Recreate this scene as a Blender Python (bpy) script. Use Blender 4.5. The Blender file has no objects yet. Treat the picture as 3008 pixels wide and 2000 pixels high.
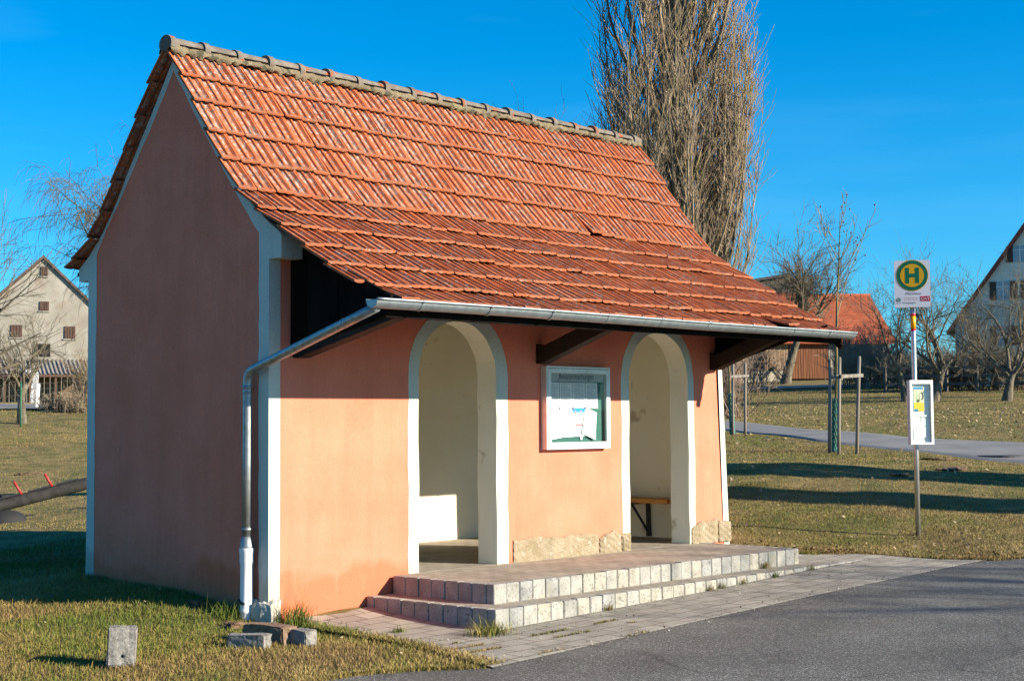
import bpy, math, random
import numpy as np
from mathutils import Vector, Matrix
from mathutils.geometry import tessellate_polygon

random.seed(7); rng = np.random.default_rng(7)
scene = bpy.context.scene
COL = scene.collection
R = math.radians

# ------------------------------------------------------------------ camera
CAM = np.array([-8.263, -10.5193, 1.7023]); YAW, PITCH, ROLL, FPX = 0.74727, 0.05218, -0.00618, 4499.07
fw = np.array([math.cos(YAW)*math.cos(PITCH), math.sin(YAW)*math.cos(PITCH), math.sin(PITCH)])
r0 = np.array([math.sin(YAW), -math.cos(YAW), 0.0]); u0 = np.cross(r0, fw)
RT = math.cos(ROLL)*r0 + math.sin(ROLL)*u0; UP = -math.sin(ROLL)*r0 + math.cos(ROLL)*u0
cd = bpy.data.cameras.new("camera"); cam = bpy.data.objects.new("camera", cd); COL.objects.link(cam)
cd.sensor_fit = 'HORIZONTAL'; cd.sensor_width = 36; cd.lens = FPX/3008*36; cd.clip_start = .1; cd.clip_end = 3000
cam.matrix_world = Matrix(((RT[0], UP[0], -fw[0], CAM[0]), (RT[1], UP[1], -fw[1], CAM[1]), (RT[2], UP[2], -fw[2], CAM[2]), (0, 0, 0, 1)))
scene.camera = cam

def ray(px, py):
    return fw + RT*(px-1504)/FPX - UP*(py-1000)/FPX
def at(px, py, d):
    """world point seen at a photo pixel, d metres away horizontally (used to survey where things stand)"""
    r = ray(px, py); return CAM + r*d/math.hypot(r[0], r[1])
def ground_at(px, d):
    p = at(px, 1100, d); return np.array([p[0], p[1], gz(p[0], p[1])])

# ------------------------------------------------------------------ terrain (thin plate spline through surveyed heights)
P0 = lambda x: -.09+.024*x
CP = [(-8,-10,P0(-8)),(-8,-3,-.2),(-3,-3,P0(-3)),(0,-3,P0(0)),(4,-3,P0(4)),(8,-3,P0(8)),(11,-4.5,P0(11)+.02),(12,-10,.2),(0,-12,P0(0)),
 (6,-12,.05),(4,-1.6,P0(4)),(8,-1.6,P0(8)+.02),(1.1,-1.6,P0(1.1)),(.1,-.1,-.03),(0,1.3,.17),(0,2.86,.21),(-.5,-.9,-.04),(-2.1,-.9,-.05),(-1.2,2.3,.06),(-4,2,0.),
 (1.5,5.1,.12),(4.3,12.2,.14),(9.67,20.7,.51),(16.3,33,1.5),(21.6,41.5,2.36),(34,63,2.8),
 (6.9,.3,.2),(7.5,2.6,.25),(9.4,-1.2,.23),(12.2,-1.2,.48),(10.6,2.5,.62),(14.5,-.2,.74),(12.7,3.9,.92),(17.4,4.9,1.06),(18.7,5.76,1.12),(22.6,8.1,1.34),
 (23.15,10.86,1.33),(27.2,13.8,1.5),(31.3,16.6,1.68),(17.2,1.05,.9),(22.7,3.5,1.19),(18,-6,.7),(46,14.75,2.31),(44.5,18,2.32),(63,35,3.37),(77,41,4.2),(82,32.7,4.15),(58,24.6,3.1),
 (10,12,.6),(20,25,1.3),(30,40,2.2),(50,60,3.2),(30,-5,1.3),
 (-60,40,1.2),(-60,-60,-.5),(60,-60,1.5),(120,-20,4.2),(150,80,5),(60,150,4.5),(-50,150,3.5),(300,100,6),(100,300,6),(-200,200,3),(-300,-100,0),(0,-300,0),(300,-200,4)]
CP = np.array(CP, float)
def _U(r2): return np.where(r2 > 1e-9, r2*np.log(np.maximum(r2, 1e-9)), 0)
_n = len(CP)
_A = np.zeros((_n+3, _n+3)); _d2 = ((CP[:, None, :2]-CP[None, :, :2])**2).sum(-1)/900
_A[:_n, :_n] = _U(_d2)+np.eye(_n)*1e-4; _A[:_n, _n] = 1; _A[:_n, _n+1:] = CP[:, :2]/30; _A[_n, :_n] = 1; _A[_n+1:, :_n] = CP[:, :2].T/30
_w = np.linalg.solve(_A, np.concatenate([CP[:, 2], np.zeros(3)]))
def gzv(x, y):
    x = np.asarray(x, float); y = np.asarray(y, float); out = _w[_n]+_w[_n+1]*x/30+_w[_n+2]*y/30
    for i in range(_n): out = out+_w[i]*_U(((x-CP[i, 0])**2+(y-CP[i, 1])**2)/900)
    return out
def gz(x, y): return float(gzv(x, y))
def bumpf(x, y):
    nm = np.exp(-(((x-6)/16)**2+((y-4)/14)**2))*sstep(.0, 1.2, y-rb(x))
    return nm*(.012*(np.sin(x*2.1+1.3*np.sin(y*1.7))+np.sin(y*2.7+1.1*np.sin(x*1.3)))+.007*np.sin(x*6.1+y*3.3)*np.sin(y*5.2-x*2.1))
def hit(px, py):
    r = ray(px, py); s = r/np.linalg.norm(r); t = 4.
    while t < 400:
        p = CAM+s*t
        if p[2] < gz(p[0], p[1]): break
        t += .15
    return CAM+s*t

# ------------------------------------------------------------------ materials
MATS = {}
def nd(nt, typ, **kw):
    n = nt.nodes.new(typ)
    for k, v in kw.items(): setattr(n, k, v)
    return n
def mat(name, c, rough=.8, c2=None, var=.12, scale=4., bump=.25, bscale=60., metal=0., stretch=(1, 1, 1), bdist=.004, detail=5., spots=None, spec=.3, attr=None, wave=None, c3=None, c3scale=.6, lo=.35, hi=.65):
    if name in MATS: return MATS[name]
    m = bpy.data.materials.new(name); m.use_nodes = True; nt = m.node_tree; L = nt.links.new
    b = nt.nodes['Principled BSDF']; b.inputs['Roughness'].default_value = rough; b.inputs['Metallic'].default_value = metal
    b.inputs['Specular IOR Level'].default_value = spec
    tc = nd(nt, 'ShaderNodeTexCoord'); mp = nd(nt, 'ShaderNodeMapping'); mp.inputs['Scale'].default_value = stretch
    L(tc.outputs['Object'], mp.inputs[0])
    nz = nd(nt, 'ShaderNodeTexNoise'); nz.inputs['Scale'].default_value = scale; nz.inputs['Detail'].default_value = detail; L(mp.outputs[0], nz.inputs['Vector'])
    rp = nd(nt, 'ShaderNodeValToRGB'); rp.color_ramp.elements[0].position = lo; rp.color_ramp.elements[1].position = hi
    if c2 is None: c2 = tuple(min(1, v*(1+var)) for v in c); c = tuple(v*(1-var) for v in c)
    rp.color_ramp.elements[0].color = (*c, 1); rp.color_ramp.elements[1].color = (*c2, 1)
    L(nz.outputs['Fac'], rp.inputs[0]); colr = rp.outputs[0]
    def mixc(fac, a, bcol):
        mx = nd(nt, 'ShaderNodeMix'); mx.data_type = 'RGBA'
        if isinstance(fac, float): mx.inputs[0].default_value = fac
        else: L(fac, mx.inputs[0])
        L(a, mx.inputs[6])
        if isinstance(bcol, tuple): mx.inputs[7].default_value = (*bcol, 1)
        else: L(bcol, mx.inputs[7])
        return mx.outputs[2]
    if c3:
        n3 = nd(nt, 'ShaderNodeTexNoise'); n3.inputs['Scale'].default_value = c3scale; n3.inputs['Detail'].default_value = 6; L(tc.outputs['Object'], n3.inputs['Vector'])
        r3 = nd(nt, 'ShaderNodeValToRGB'); r3.color_ramp.elements[0].position = .45; r3.color_ramp.elements[1].position = .68; L(n3.outputs['Fac'], r3.inputs[0])
        colr = mixc(r3.outputs[0], colr, c3)
    if attr:
        at_ = nd(nt, 'ShaderNodeAttribute'); at_.attribute_name = attr
        mx = nd(nt, 'ShaderNodeMix'); mx.data_type = 'RGBA'; mx.blend_type = 'MULTIPLY'; mx.inputs[0].default_value = 1
        L(colr, mx.inputs[6]); L(at_.outputs['Color'], mx.inputs[7]); colr = mx.outputs[2]
    if spots:
        for (sc, th, wd, sc_col, amt) in spots:
            n2 = nd(nt, 'ShaderNodeTexNoise'); n2.inputs['Scale'].default_value = sc; n2.inputs['Detail'].default_value = 8; L(tc.outputs['Object'], n2.inputs['Vector'])
            mr = nd(nt, 'ShaderNodeMapRange'); mr.inputs[1].default_value = th; mr.inputs[2].default_value = th+wd; mr.inputs[4].default_value = amt; L(n2.outputs['Fac'], mr.inputs[0])
            colr = mixc(mr.outputs[0], colr, sc_col)
    L(colr, b.inputs['Base Color'])
    if bump:
        nb = nd(nt, 'ShaderNodeTexNoise'); nb.inputs['Scale'].default_value = bscale; nb.inputs['Detail'].default_value = 6; L(mp.outputs[0], nb.inputs['Vector'])
        bp = nd(nt, 'ShaderNodeBump'); bp.inputs['Strength'].default_value = bump; bp.inputs['Distance'].default_value = bdist
        L(nb.outputs['Fac'], bp.inputs['Height']); L(bp.outputs[0], b.inputs['Normal'])
    MATS[name] = m; return m

def plaster_mat(name, c, c2, damp, stain, bump=.35):
    """painted rough plaster with faint clouding, a damp band above the ground and small chips"""
    m = bpy.data.materials.new(name); m.use_nodes = True; nt = m.node_tree; L = nt.links.new; b = nt.nodes['Principled BSDF']
    b.inputs['Roughness'].default_value = .92; b.inputs['Specular IOR Level'].default_value = .15
    tc = nd(nt, 'ShaderNodeTexCoord'); sep = nd(nt, 'ShaderNodeSeparateXYZ'); L(tc.outputs['Object'], sep.inputs[0])
    n1 = nd(nt, 'ShaderNodeTexNoise'); n1.inputs['Scale'].default_value = 1.7; n1.inputs['Detail'].default_value = 7; n1.inputs['Roughness'].default_value = .6; L(tc.outputs['Object'], n1.inputs['Vector'])
    r1 = nd(nt, 'ShaderNodeValToRGB'); r1.color_ramp.elements[0].position = .35; r1.color_ramp.elements[1].position = .68; r1.color_ramp.elements[0].color = (*c, 1); r1.color_ramp.elements[1].color = (*c2, 1); L(n1.outputs['Fac'], r1.inputs[0])
    # damp band
    ad = nd(nt, 'ShaderNodeMath', operation='MULTIPLY_ADD'); L(n1.outputs['Fac'], ad.inputs[0]); ad.inputs[1].default_value = -.9; L(sep.outputs['Z'], ad.inputs[2])
    mr = nd(nt, 'ShaderNodeMapRange'); mr.inputs[1].default_value = -.02; mr.inputs[2].default_value = -.16; mr.inputs[3].default_value = 0; mr.inputs[4].default_value = .75; L(ad.outputs[0], mr.inputs[0])
    mx = nd(nt, 'ShaderNodeMix'); mx.data_type = 'RGBA'; L(mr.outputs[0], mx.inputs[0]); L(r1.outputs[0], mx.inputs[6]); mx.inputs[7].default_value = (*damp, 1)
    # vertical run-off streaks and flecks
    mp = nd(nt, 'ShaderNodeMapping'); mp.inputs['Scale'].default_value = (5, 5, .7); L(tc.outputs['Object'], mp.inputs[0])
    n2 = nd(nt, 'ShaderNodeTexNoise'); n2.inputs['Scale'].default_value = 2.2; n2.inputs['Detail'].default_value = 4; L(mp.outputs[0], n2.inputs['Vector'])
    m2 = nd(nt, 'ShaderNodeMapRange'); m2.inputs[1].default_value = .58; m2.inputs[2].default_value = .8; m2.inputs[4].default_value = .3; L(n2.outputs['Fac'], m2.inputs[0])
    mx2 = nd(nt, 'ShaderNodeMix'); mx2.data_type = 'RGBA'; L(m2.outputs[0], mx2.inputs[0]); L(mx.outputs[2], mx2.inputs[6]); mx2.inputs[7].default_value = (*stain, 1)
    n3 = nd(nt, 'ShaderNodeTexNoise'); n3.inputs['Scale'].default_value = 13; n3.inputs['Detail'].default_value = 3; L(tc.outputs['Object'], n3.inputs['Vector'])
    m3 = nd(nt, 'ShaderNodeMapRange'); m3.inputs[1].default_value = .70; m3.inputs[2].default_value = .75; m3.inputs[4].default_value = .55; L(n3.outputs['Fac'], m3.inputs[0])
    mx3 = nd(nt, 'ShaderNodeMix'); mx3.data_type = 'RGBA'; L(m3.outputs[0], mx3.inputs[0]); L(mx2.outputs[2], mx3.inputs[6]); mx3.inputs[7].default_value = (*stain, 1)
    n5 = nd(nt, 'ShaderNodeTexNoise'); n5.inputs['Scale'].default_value = 7; n5.inputs['Detail'].default_value = 9; n5.inputs['Roughness'].default_value = .75; L(tc.outputs['Object'], n5.inputs['Vector'])
    m5 = nd(nt, 'ShaderNodeMapRange'); m5.inputs[1].default_value = .665; m5.inputs[2].default_value = .70; m5.inputs[4].default_value = .5; L(n5.outputs['Fac'], m5.inputs[0])
    mx5 = nd(nt, 'ShaderNodeMix'); mx5.data_type = 'RGBA'; L(m5.outputs[0], mx5.inputs[0]); L(mx3.outputs[2], mx5.inputs[6]); mx5.inputs[7].default_value = (c[0]*.45, c[1]*.5, c[2]*.6, 1)
    mp6 = nd(nt, 'ShaderNodeMapping'); mp6.inputs['Scale'].default_value = (4.5, 4.5, .45); L(tc.outputs['Object'], mp6.inputs[0])
    n6 = nd(nt, 'ShaderNodeTexNoise'); n6.inputs['Scale'].default_value = 1.6; n6.inputs['Detail'].default_value = 6; L(mp6.outputs[0], n6.inputs['Vector'])
    m6 = nd(nt, 'ShaderNodeMapRange'); m6.inputs[1].default_value = .50; m6.inputs[2].default_value = .78; m6.inputs[3].default_value = 1; m6.inputs[4].default_value = .90; L(n6.outputs['Fac'], m6.inputs[0])
    n7 = nd(nt, 'ShaderNodeTexNoise'); n7.inputs['Scale'].default_value = 34; n7.inputs['Detail'].default_value = 6; n7.inputs['Roughness'].default_value = .8; L(tc.outputs['Object'], n7.inputs['Vector'])
    m7 = nd(nt, 'ShaderNodeMapRange'); m7.inputs[1].default_value = .3; m7.inputs[2].default_value = .7; m7.inputs[3].default_value = .90; m7.inputs[4].default_value = 1.09; L(n7.outputs['Fac'], m7.inputs[0])
    ml = nd(nt, 'ShaderNodeMath', operation='MULTIPLY'); L(m6.outputs[0], ml.inputs[0]); L(m7.outputs[0], ml.inputs[1])
    vs = nd(nt, 'ShaderNodeVectorMath', operation='SCALE'); L(mx5.outputs[2], vs.inputs[0]); L(ml.outputs[0], vs.inputs['Scale'])
    L(vs.outputs[0], b.inputs['Base Color'])
    nb = nd(nt, 'ShaderNodeTexNoise'); nb.inputs['Scale'].default_value = 55; nb.inputs['Detail'].default_value = 8; L(tc.outputs['Object'], nb.inputs['Vector'])
    nb2 = nd(nt, 'ShaderNodeTexNoise'); nb2.inputs['Scale'].default_value = 5; nb2.inputs['Detail'].default_value = 3; L(tc.outputs['Object'], nb2.inputs['Vector'])
    am = nd(nt, 'ShaderNodeMath', operation='MULTIPLY_ADD'); L(nb2.outputs['Fac'], am.inputs[0]); am.inputs[1].default_value = 3.; L(nb.outputs['Fac'], am.inputs[2])
    bp = nd(nt, 'ShaderNodeBump'); bp.inputs['Strength'].default_value = bump; bp.inputs['Distance'].default_value = .006; L(am.outputs[0], bp.inputs['Height']); L(bp.outputs[0], b.inputs['Normal'])
    MATS[name] = m; return m

# ------------------------------------------------------------------ mesh builder
class MB:
    def __init__(s): s.v = []; s.f = []; s.m = []; s.sm = []; s.mi = 0; s.smooth = False
    def add(s, vs, fs, smooth=None):
        o = len(s.v); s.v += [tuple(map(float, p)) for p in vs]
        for f in fs: s.f.append(tuple(i+o for i in f)); s.m.append(s.mi); s.sm.append(s.smooth if smooth is None else smooth)
        return s
    def box(s, lo, hi, M=None, bevel=0):
        (a, b, c), (d, e, f) = lo, hi
        if bevel:
            k = bevel; vs = []; 
            for z, kk in ((c, k), (c+k, 0), (f-k, 0), (f, k)):
                for (x, y) in ((a+kk+k*(kk == 0), b+kk), (d-kk-k*(kk == 0), b+kk), (d-kk, b+kk+k*(kk == 0)), (d-kk, e-kk-k*(kk == 0)), (d-kk-k*(kk == 0), e-kk), (a+kk+k*(kk == 0), e-kk), (a+kk, e-kk-k*(kk == 0)), (a+kk, b+kk+k*(kk == 0))):
                    vs.append((x, y, z))
            fs = [tuple(range(7, -1, -1)), tuple(range(24, 32))]
            for L_ in range(3):
                for i in range(8): fs.append((L_*8+i, L_*8+(i+1) % 8, L_*8+8+(i+1) % 8, L_*8+8+i))
        else:
            vs = [(a,b,c),(d,b,c),(d,e,c),(a,e,c),(a,b,f),(d,b,f),(d,e,f),(a,e,f)]
            fs = [(3,2,1,0),(4,5,6,7),(0,1,5,4),(1,2,6,5),(2,3,7,6),(3,0,4,7)]
        if M is not None: vs = [tuple(M @ Vector(p)) for p in vs]
        return s.add(vs, fs)
    def bar(s, p, q, w, h, up=(0, 0, 1)):
        """rectangular bar from p to q, w wide (sideways) and h high"""
        p, q = np.array(p, float), np.array(q, float); d = q-p; d /= np.linalg.norm(d); si = np.cross(d, up); si /= np.linalg.norm(si); u = np.cross(si, d)
        vs = [o+si*a*w/2+u*b*h/2 for o in (p, q) for a, b in ((-1,-1),(1,-1),(1,1),(-1,1))]
        return s.add(vs, [(3,2,1,0),(4,5,6,7),(0,1,5,4),(1,2,6,5),(2,3,7,6),(3,0,4,7)])
    def tube(s, P, Rr, n=8, caps=True, smooth=True):
        P = np.array(P, float); k = len(P); Rr = np.broadcast_to(np.array(Rr, float), (k,))
        T = np.gradient(P, axis=0); T /= np.linalg.norm(T, axis=1)[:, None]+1e-12
        ref = np.array([0, 0, 1.]) if abs(T[0][2]) < .9 else np.array([1., 0, 0]); vs = []; a = np.cross(T[0], ref)
        for i in range(k):
            a = a-T[i]*(a @ T[i]); a /= np.linalg.norm(a)+1e-12; b = np.cross(T[i], a)
            for j in range(n):
                t = 2*math.pi*j/n; vs.append(P[i]+Rr[i]*(a*math.cos(t)+b*math.sin(t)))
        fs = [(i*n+j, i*n+(j+1) % n, (i+1)*n+(j+1) % n, (i+1)*n+j) for i in range(k-1) for j in range(n)]
        if caps: fs += [tuple(range(n-1, -1, -1)), tuple(range((k-1)*n, k*n))]
        return s.add(vs, fs, smooth)
    def prism(s, outer, holes=(), a0=0., a1=1., axes=(0, 1, 2)):
        """polygon (2D, may have holes) extruded along the third axis from a0 to a1; axes = world axes of the 2D x, 2D y and the extrusion"""
        loops = [list(outer)]+[list(h) for h in holes]; flat = [p for l in loops for p in l]
        tris = tessellate_polygon([[Vector((p[0], p[1], 0)) for p in l] for l in loops]); n = len(flat)
        def w(p, a):
            q = [0, 0, 0]; q[axes[0]] = p[0]; q[axes[1]] = p[1]; q[axes[2]] = a; return q
        vs = [w(p, a0) for p in flat]+[w(p, a1) for p in flat]; fs = []
        for t in tris: fs.append(tuple(t)); fs.append(tuple(i+n for i in reversed(t)))
        o = 0
        for l in loops:
            k = len(l)
            for i in range(k): fs.append((o+i, o+(i+1) % k, n+o+(i+1) % k, n+o+i))
            o += k
        return s.add(vs, fs)
    def grid(s, X, Y, Z, smooth=True):
        h, w = X.shape; vs = np.stack([X, Y, Z], -1).reshape(-1, 3)
        return s.add(vs, [(i*w+j, i*w+j+1, (i+1)*w+j+1, (i+1)*w+j) for i in range(h-1) for j in range(w-1)], smooth)
    def build(s, name, mats, parent=None, base=None, fix=True):
        me = bpy.data.meshes.new(name); b = np.array(base if base is not None else (parent['_w'] if parent is not None else (0, 0, 0)), float)
        me.from_pydata([tuple(np.array(p)-b) for p in s.v], [], s.f)
        for mm in (mats if isinstance(mats, (list, tuple)) else [mats]): me.materials.append(mm)
        me.polygons.foreach_set('material_index', s.m); me.polygons.foreach_set('use_smooth', s.sm)
        if fix:
            import bmesh
            bm = bmesh.new(); bm.from_mesh(me); bmesh.ops.recalc_face_normals(bm, faces=bm.faces); bm.to_mesh(me); bm.free()
        me.update(); o = bpy.data.objects.new(name, me); COL.objects.link(o)
        if parent is not None: o.parent = parent; o.location = tuple(b-np.array(parent['_w']))
        else: o.location = tuple(b)
        o['_w'] = tuple(b)
        return o
def tag(o, label=None, cat=None, group=None, kind=None):
    if label: o['label'] = label
    if cat: o['category'] = cat
    if group: o['group'] = group
    if kind: o['kind'] = kind
    return o
def empty(name, loc, label=None, cat=None, group=None):
    o = bpy.data.objects.new(name, None); o.empty_display_size = .2; COL.objects.link(o); o.location = tuple(map(float, loc)); o['_w'] = tuple(map(float, loc)); return tag(o, label, cat, group)
def rawmesh(name, V, F, mat_, base=(0, 0, 0), parent=None, smooth=False, col=None, attrname='tone'):
    """fast numpy mesh: V (n,3), F (m,k) all same k"""
    me = bpy.data.meshes.new(name); n, (m, k) = len(V), F.shape; b = np.array(base, float)
    me.vertices.add(n); me.vertices.foreach_set('co', (V-b).astype(np.float32).ravel())
    me.loops.add(m*k); me.loops.foreach_set('vertex_index', F.astype(np.int32).ravel())
    me.polygons.add(m); me.polygons.foreach_set('loop_start', np.arange(0, m*k, k, dtype=np.int32)); me.polygons.foreach_set('loop_total', np.full(m, k, np.int32))
    me.polygons.foreach_set('use_smooth', np.full(m, smooth))
    if col is not None:
        ca = me.attributes.new(attrname, 'FLOAT_COLOR', 'POINT'); ca.data.foreach_set('color', np.concatenate([col, np.ones((n, 1))], 1).astype(np.float32).ravel())
    me.materials.append(mat_); me.update(); me.validate(); o = bpy.data.objects.new(name, me); COL.objects.link(o); o['_w'] = tuple(b)
    if parent is not None: o.parent = parent; o.location = tuple(b-np.array(parent['_w']))
    else: o.location = tuple(b)
    return o
def text_mesh(name, body, size, origin, xdir, ydir, m, parent, extrude=.0006, width=None, align='LEFT', base=None):
    cu = bpy.data.curves.new(name, 'FONT'); cu.body = body; cu.size = size; cu.extrude = 0; cu.align_x = align; cu.resolution_u = 3
    to = bpy.data.objects.new(name, cu); COL.objects.link(to); bpy.context.view_layer.update()
    me = bpy.data.meshes.new_from_object(to.evaluated_get(bpy.context.evaluated_depsgraph_get())); COL.objects.unlink(to); bpy.data.objects.remove(to)
    x = np.array(xdir, float); y = np.array(ydir, float); o_ = np.array(origin, float); co = np.array([v.co[:] for v in me.vertices])
    if width: co[:, 0] *= width/(co[:, 0].max()-co[:, 0].min())
    W = o_+co[:, :1]*x+co[:, 1:2]*y; b = np.array(parent['_w'])
    me.vertices.foreach_set('co', (W-b).ravel()); me.materials.append(m); me.name = name; me.update()
    ob = bpy.data.objects.new(name, me); COL.objects.link(ob); ob.parent = parent; ob['_w'] = tuple(b); return ob
def sstep(a, b, x): t = np.clip((x-a)/(b-a), 0, 1); return t*t*(3-2*t)
def wob(x, k=1., s=0.): return math.sin(x*3.1*k+s)+.6*math.sin(x*7.3*k+s*2+1)+.4*math.sin(x*15.7*k+s*3+2)

# ------------------------------------------------------------------ light
SUN = np.array([1.04, -2.36, 1.0]); SUN /= np.linalg.norm(SUN)
sd = bpy.data.lights.new("sun", 'SUN'); sd.energy = 4.6; sd.angle = R(.5); sd.color = (1, .89, .72)
so = bpy.data.objects.new("sun", sd); COL.objects.link(so); so.rotation_euler = Vector(SUN).to_track_quat('Z', 'Y').to_euler(); so.location = (8, -18, 12)
W = bpy.data.worlds.new("World"); scene.world = W; W.use_nodes = True; nt = W.node_tree; bg = nt.nodes['Background']
sky = nd(nt, 'ShaderNodeTexSky'); sky.sky_type = 'NISHITA'; sky.sun_disc = False; sky.sun_elevation = math.asin(SUN[2]); sky.sun_rotation = math.atan2(SUN[0], SUN[1])
sky.altitude = 600; sky.air_density = 1.0; sky.dust_density = .5; sky.ozone_density = 5
hs = nd(nt, 'ShaderNodeHueSaturation'); hs.inputs['Saturation'].default_value = 1.15
wb = nd(nt, 'ShaderNodeMix'); wb.data_type = 'RGBA'; wb.blend_type = 'MULTIPLY'; wb.inputs[0].default_value = 1; wb.inputs[7].default_value = (.49, .88, 1, 1)   # the camera's cool white balance
nt.links.new(sky.outputs[0], wb.inputs[6]); nt.links.new(wb.outputs[2], hs.inputs['Color'])
# faint high cirrus streaks over the clear sky
tc = nd(nt, 'ShaderNodeTexCoord'); mp = nd(nt, 'ShaderNodeMapping'); mp.inputs['Scale'].default_value = (1.2, 1.2, 9); mp.inputs['Rotation'].default_value = (.1, .06, 0)
nt.links.new(tc.outputs['Generated'], mp.inputs[0]); cn = nd(nt, 'ShaderNodeTexNoise'); cn.inputs['Scale'].default_value = 2.1; cn.inputs['Detail'].default_value = 4; nt.links.new(mp.outputs[0], cn.inputs['Vector'])
cr = nd(nt, 'ShaderNodeMapRange'); cr.inputs[1].default_value = .5; cr.inputs[2].default_value = .85; cr.inputs[4].default_value = .14; nt.links.new(cn.outputs['Fac'], cr.inputs[0])
mx = nd(nt, 'ShaderNodeMix'); mx.data_type = 'RGBA'; nt.links.new(cr.outputs[0], mx.inputs[0]); nt.links.new(hs.outputs[0], mx.inputs[6]); mx.inputs[7].default_value = (2.0, 4.2, 7, 1)
nt.links.new(mx.outputs[2], bg.inputs[0]); bg.inputs[1].default_value = .077
scene.view_settings.view_transform = 'Standard'; scene.view_settings.look = 'None'; scene.view_settings.gamma = 1; scene.view_settings.exposure = 1.35
scene.render.engine = 'CYCLES'; scene.cycles.use_denoising = True; scene.cycles.max_bounces = 6
# ================================================================== GROUND, ROADS
GRASSBASE = mat('turf', (.125, .098, .028), .95, c2=(.235, .172, .066), scale=3, bump=.6, bscale=35, bdist=.02, c3=(.075, .080, .016), c3scale=1.3, detail=8, spots=[(26, .6, .1, (.03, .025, .012), .6), (60, .64, .06, (.22, .17, .09), .6)])
FARGRASS = GRASSBASE
def asphalt_mat():
    m = bpy.data.materials.new('asphalt'); m.use_nodes = True; nt = m.node_tree; L = nt.links.new; b = nt.nodes['Principled BSDF']; b.inputs['Roughness'].default_value = .85; b.inputs['Specular IOR Level'].default_value = .25
    tc = nd(nt, 'ShaderNodeTexCoord')
    vo = nd(nt, 'ShaderNodeTexVoronoi'); vo.inputs['Scale'].default_value = 100; L(tc.outputs['Object'], vo.inputs['Vector'])
    sp = nd(nt, 'ShaderNodeSeparateColor'); L(vo.outputs['Color'], sp.inputs[0])
    r = nd(nt, 'ShaderNodeValToRGB'); e = r.color_ramp.elements; e[0].position = 0; e[0].color = (.074, .070, .063, 1); e[1].position = .8; e[1].color = (.128, .122, .110, 1); x = e.new(.95); x.color = (.26, .252, .235, 1); L(sp.outputs[0], r.inputs[0])
    n = nd(nt, 'ShaderNodeTexNoise'); n.inputs['Scale'].default_value = .9; n.inputs['Detail'].default_value = 7; L(tc.outputs['Object'], n.inputs['Vector'])
    mr = nd(nt, 'ShaderNodeMapRange'); mr.inputs[1].default_value = .3; mr.inputs[2].default_value = .75; mr.inputs[3].default_value = .72; mr.inputs[4].default_value = 1.25; L(n.outputs['Fac'], mr.inputs[0])
    mx = nd(nt, 'ShaderNodeVectorMath', operation='SCALE'); L(r.outputs[0], mx.inputs[0]); L(mr.outputs[0], mx.inputs['Scale'])
    n4 = nd(nt, 'ShaderNodeTexNoise'); n4.inputs['Scale'].default_value = .55; n4.inputs['Detail'].default_value = 3; L(tc.outputs['Object'], n4.inputs['Vector'])
    # thin wandering cracks sealed with tar
    v2 = nd(nt, 'ShaderNodeTexVoronoi'); v2.feature = 'DISTANCE_TO_EDGE'; v2.inputs['Scale'].default_value = .32
    wv = nd(nt, 'ShaderNodeVectorMath', operation='MULTIPLY_ADD'); L(n4.outputs['Color'], wv.inputs[0]); wv.inputs[1].default_value = (1.6, 1.6, 0); L(tc.outputs['Object'], wv.inputs[2]); L(wv.outputs[0], v2.inputs['Vector'])
    mk = nd(nt, 'ShaderNodeMapRange'); mk.inputs[1].default_value = .002; mk.inputs[2].default_value = .007; mk.inputs[3].default_value = .72; mk.inputs[4].default_value = 1; L(v2.outputs['Distance'], mk.inputs[0])
    m3 = nd(nt, 'ShaderNodeVectorMath', operation='SCALE'); L(mx.outputs[0], m3.inputs[0]); L(mk.outputs[0], m3.inputs['Scale'])
    L(m3.outputs[0], b.inputs['Base Color'])
    bp = nd(nt, 'ShaderNodeBump'); bp.inputs['Strength'].default_value = .6; bp.inputs['Distance'].default_value = .005; L(vo.outputs['Distance'], bp.inputs['Height']); L(bp.outputs[0], b.inputs['Normal'])
    return m
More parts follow.
